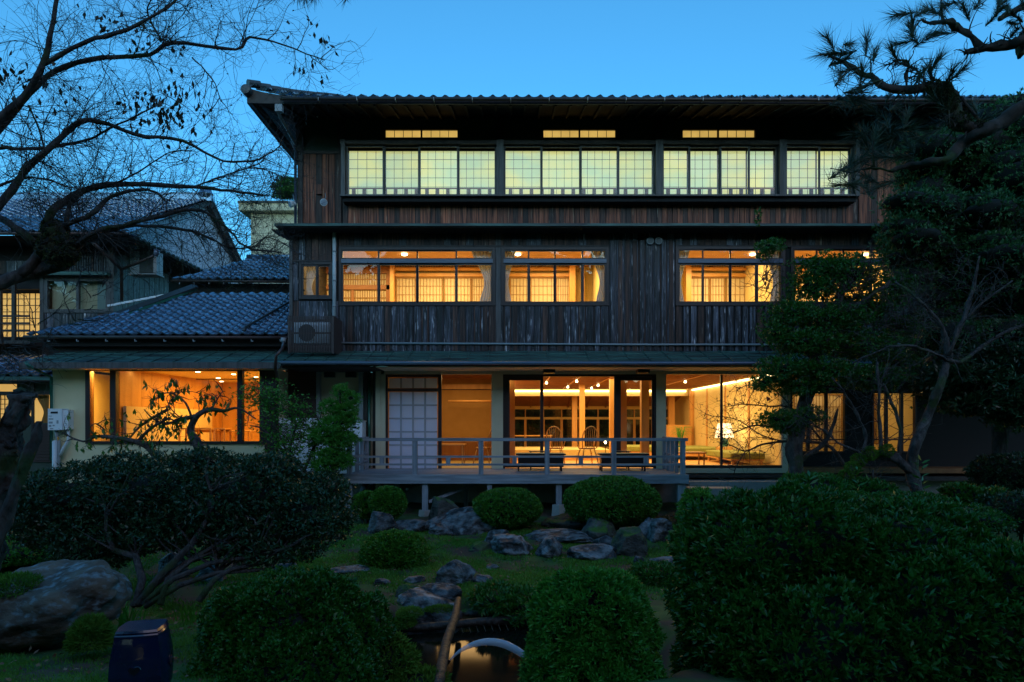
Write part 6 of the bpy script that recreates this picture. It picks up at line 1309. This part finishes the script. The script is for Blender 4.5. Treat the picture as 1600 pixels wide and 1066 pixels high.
# big dark evergreens on the right
T9 = thing('evergreen_tree', 'huge dark dense evergreen closing the view at the right edge', 'tree', (X(1560,13), 13+YC, .2)); r = np.random.default_rng(61); rr = random.Random(61)
pads = []
for i in range(95):
    v = rr.uniform(190, 640); u0 = np.interp(v, [190,250,320,420,560,640], [1530,1400,1385,1400,1430,1480]); u = rr.uniform(u0+30, 1690); pads.append(ell(u, v, 13+rr.uniform(-.8,.8), rr.uniform(35,62), rr.uniform(18,34)))
for i in range(46):
    v = rr.uniform(300, 610); u = rr.uniform(np.interp(v, [300,420,560,610], [1400,1400,1440,1500]), 1680); pads.append(ell(u, v, 11.9+rr.uniform(-.5,.5), rr.uniform(28,50), rr.uniform(12,24)))
pads += [ell(1560,185,13,50,22), ell(1500,235,12.8,50,16), ell(1440,262,12.8,40,15), ell(1590,160,13,24,14)]
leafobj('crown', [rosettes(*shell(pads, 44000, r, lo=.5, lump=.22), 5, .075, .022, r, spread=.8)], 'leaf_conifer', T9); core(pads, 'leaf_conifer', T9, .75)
ob('trunk', MB().tube(pxpath([(1560,800),(1565,600),(1575,400),(1590,200)], 13.4), [.13]*13, 14).gnarl(.05, 6), 'bark', T9, smooth=True)
T10 = thing('broadleaf_tree', 'low hanging dark leafy boughs in front of the shaded wing at far right', 'tree', (X(1660,11.5), 11.5+YC, .2)); r = np.random.default_rng(62)
pads = [ell(1500,585,11.5,60,16), ell(1560,600,11.4,60,22), ell(1530,630,11.4,50,16), ell(1590,640,11.3,40,24), ell(1470,605,11.6,40,14), ell(1600,560,11.3,50,24), ell(1540,560,11.5,60,20)]
leafobj('crown', [rosettes(*shell(pads, 5000, r, lo=.4, lump=.25), 5, .1, .032, r)], 'leaf_dark', T10); ob('trunk', MB().tube(pxpath([(1660,850),(1650,700),(1640,600),(1560,590),(1500,600)], 11.5), [.1,.1,.1,.1,.1,.08,.08,.07,.06,.05,.05,.04,.04,.03,.03,.02,.02], 8), 'bark', T10, smooth=True)
mb, tips, l2 = twiggy([pxpath(l, 11.4, 0, rr) for l in ([(1600,500),(1500,520),(1420,480)], [(1600,420),(1500,440),(1440,400)], [(1590,380),(1480,330)], [(1580,600),(1480,560),(1390,500)])], 80, 180, 260, .9, .5, .25, 63, r1=.005); ob('twigs', mb, 'bark', T10)['kind'] = 'stuff'
# ---------------------------------------------------------------- pine boughs upper right
T11 = thing('pine_tree', 'black pine with twisted mossy boughs and long needles at the upper right', 'tree', (X(1700,7), 7+YC, .2)); rr = random.Random(71); lb = []
lp = [([(1730,1040),(1710,400),(1690,250),(1650,180)],[.2,.17,.13,.09]), ([(1650,150),(1600,166),(1567,191),(1536,205),(1502,225),(1482,248),(1454,253),(1420,259),(1389,267)],[.08,.075,.07,.065,.055,.045,.035,.025,.015]), ([(1530,203),(1505,195),(1493,183),(1485,158),(1476,141),(1454,138),(1420,141),(1381,135),(1364,121),(1347,115),(1319,98),(1296,87)],[.05,.06,.07,.08,.08,.055,.04,.036,.034,.03,.018,.008]), ([(1660,20),(1625,50),(1600,62),(1572,70),(1533,76),(1507,84)],[.07,.06,.055,.05,.035,.02]), ([(1533,76),(1516,56),(1493,42),(1482,34),(1454,37),(1440,30)],[.035,.03,.03,.026,.018,.008]), ([(1600,60),(1597,75),(1594,88)],[.06,.05,.03]), ([(1418,140),(1416,115),(1418,97),(1395,95)],[.02,.015,.01,.005]), ([(1454,138),(1440,118),(1430,110)],[.015,.01,.005]), ([(1389,267),(1360,262),(1330,270),(1300,262)],[.012,.01,.007,.004]), ([(1540,200),(1500,150),(1530,60)][:2],[.02,.01]), ([(1560,30),(1580,20),(1620,0)],[.02,.03,.04])]
for l, rad in lp:
    pts = pxpath(l, 7.0, 0, rr); lb.append(pts); rad2 = np.interp(np.linspace(0,len(rad)-1,len(pts)), range(len(rad)), rad); rad2 = [v*rr.uniform(.85,1.2) for v in rad2]; ob('limb' if len(lb) > 1 else 'trunk', MB().tube(pts, rad2, 12).gnarl(.02, 16), 'bark_pine', T11, smooth=True)
mb, tips, l2 = twiggy(lb[2:5]+lb[6:9], 70, 120, 60, .3, .2, .1, 72, r1=.011, plane=.4); ob('twigs', mb, 'bark_pine', T11)['kind'] = 'stuff'
def needles(cs, n, L_, m, parent, seed, upb=.35, w=.0035):
    r = np.random.default_rng(seed); parts = []
    for c in cs:
        ax_ = nrm(r.normal(size=3)*np.array([1,.5,.6])+np.array([0,0,upb])); d = nrm(ax_*1.0+r.normal(size=(n,3))*.42); p = np.array(c)+ax_*r.uniform(-.12,.08,(n,1)); s = nrm(np.cross(d, r.normal(size=(n,3))))*w; L2 = L_*r.uniform(.7,1.15,(n,1))
        parts.append((np.stack([p-s, p+s, p+d*L2], 1).reshape(-1,3), np.arange(3*n).reshape(-1,3)))
    return leafobj('needles', parts, m, parent)
tuft = [(1296,87),(1310,95),(1325,80),(1350,75),(1330,110),(1345,118),(1370,90),(1395,85),(1310,125),(1330,140),(1300,70),(1320,65),(1360,135),(1390,145),(1440,110),(1420,100),(1460,100),(1455,120),(1480,120),(1500,120),(1415,20),(1425,40),(1440,25),(1455,15),(1430,55),(1420,65),(1440,60),(1470,20),(1490,10),(1510,15),(1530,10),(1480,55),(1410,200),(1370,175),(1390,195),(1420,185),(1350,225),(1345,245),(1325,265),(1365,215),(1330,290),(1390,225),(1420,230),(1440,215),(1380,250),(1355,275),(1340,250),(1320,285),(1310,270),(1455,205),(1470,195),(1500,180),(1520,175),(1545,185),(1390,215),(1410,245),(1360,300),(1380,290),(1350,205),(1400,170),(1465,165),(1310,165),(1325,155),(1340,155)]
needles([P(u+rr.uniform(-5,5), v+rr.uniform(-5,5), 7+rr.uniform(-.25,.25)) for u, v in tuft], 95, .21, 'needle', T11, 73)
needles([P(u+rr.uniform(-5,5), v+rr.uniform(-5,5), 6.8+rr.uniform(-.25,.25)) for u, v in ((1560,5),(1575,12),(1590,25),(1580,40),(1595,10),(1600,45),(1570,0),(1585,55),(1560,20))], 170, .09, 'needle', T11, 74)
needles([P(u+rr.uniform(-8,8), v, 6.6) for u, v in ((440,-8),(460,-10),(478,-8),(500,-12),(520,-14),(540,-16))], 60, .17, 'needle', T11, 75, upb=-.6)
cm = [P(1472,145,6.95), P(1482,160,6.95), P(1460,140,6.95), P(1500,190,6.95), P(1530,202,6.95)]
leafobj('moss', [rosettes(*shell([(c.x,c.y,c.z,.095,.09,.085) for c in cm], 1800, r, lo=.8), 3, .025, .01, r)], 'bark_moss', T11)
# distant pine behind the house, seen at the left of the third storey
T12 = thing('far_pine', 'small layered pine crown above the beige building', 'tree', (X(455,34), 17.6, 0)); r = np.random.default_rng(81); pads = [ell(458,287,34,24,3.2), ell(446,295,34,21,2.6), ell(462,303,34,26,3), ell(440,306,34,13,1.8)]
leafobj('crown', [rosettes(*shell(pads, 2200, r, lo=.5, lump=.2), 4, .16, .03, r)], 'leaf', T12); ob('trunk', MB().tube([P(475,700,34), P(470,290,34)], [.2,.07], 8), 'bark', T12)
# wooded garden edge behind the camera (the real garden is enclosed by trees)
r = np.random.default_rng(91); pads = [(x, -30-abs(rr.gauss(0,3)), rr.uniform(-2,12.5), rr.uniform(3,5), rr.uniform(2.5,4), rr.uniform(2.5,4)) for x in np.linspace(-40, 40, 90)]
o = leafobj('woodland', [rosettes(*shell(pads, 16000, r, lo=.7, lump=.2), 4, .7, .35, r)], 'leaf_conifer', None); tag(o, 'dark wood closing the garden on the far side of the pond', None, None, 'stuff'); o2 = core(pads, 'forest', o, .85)
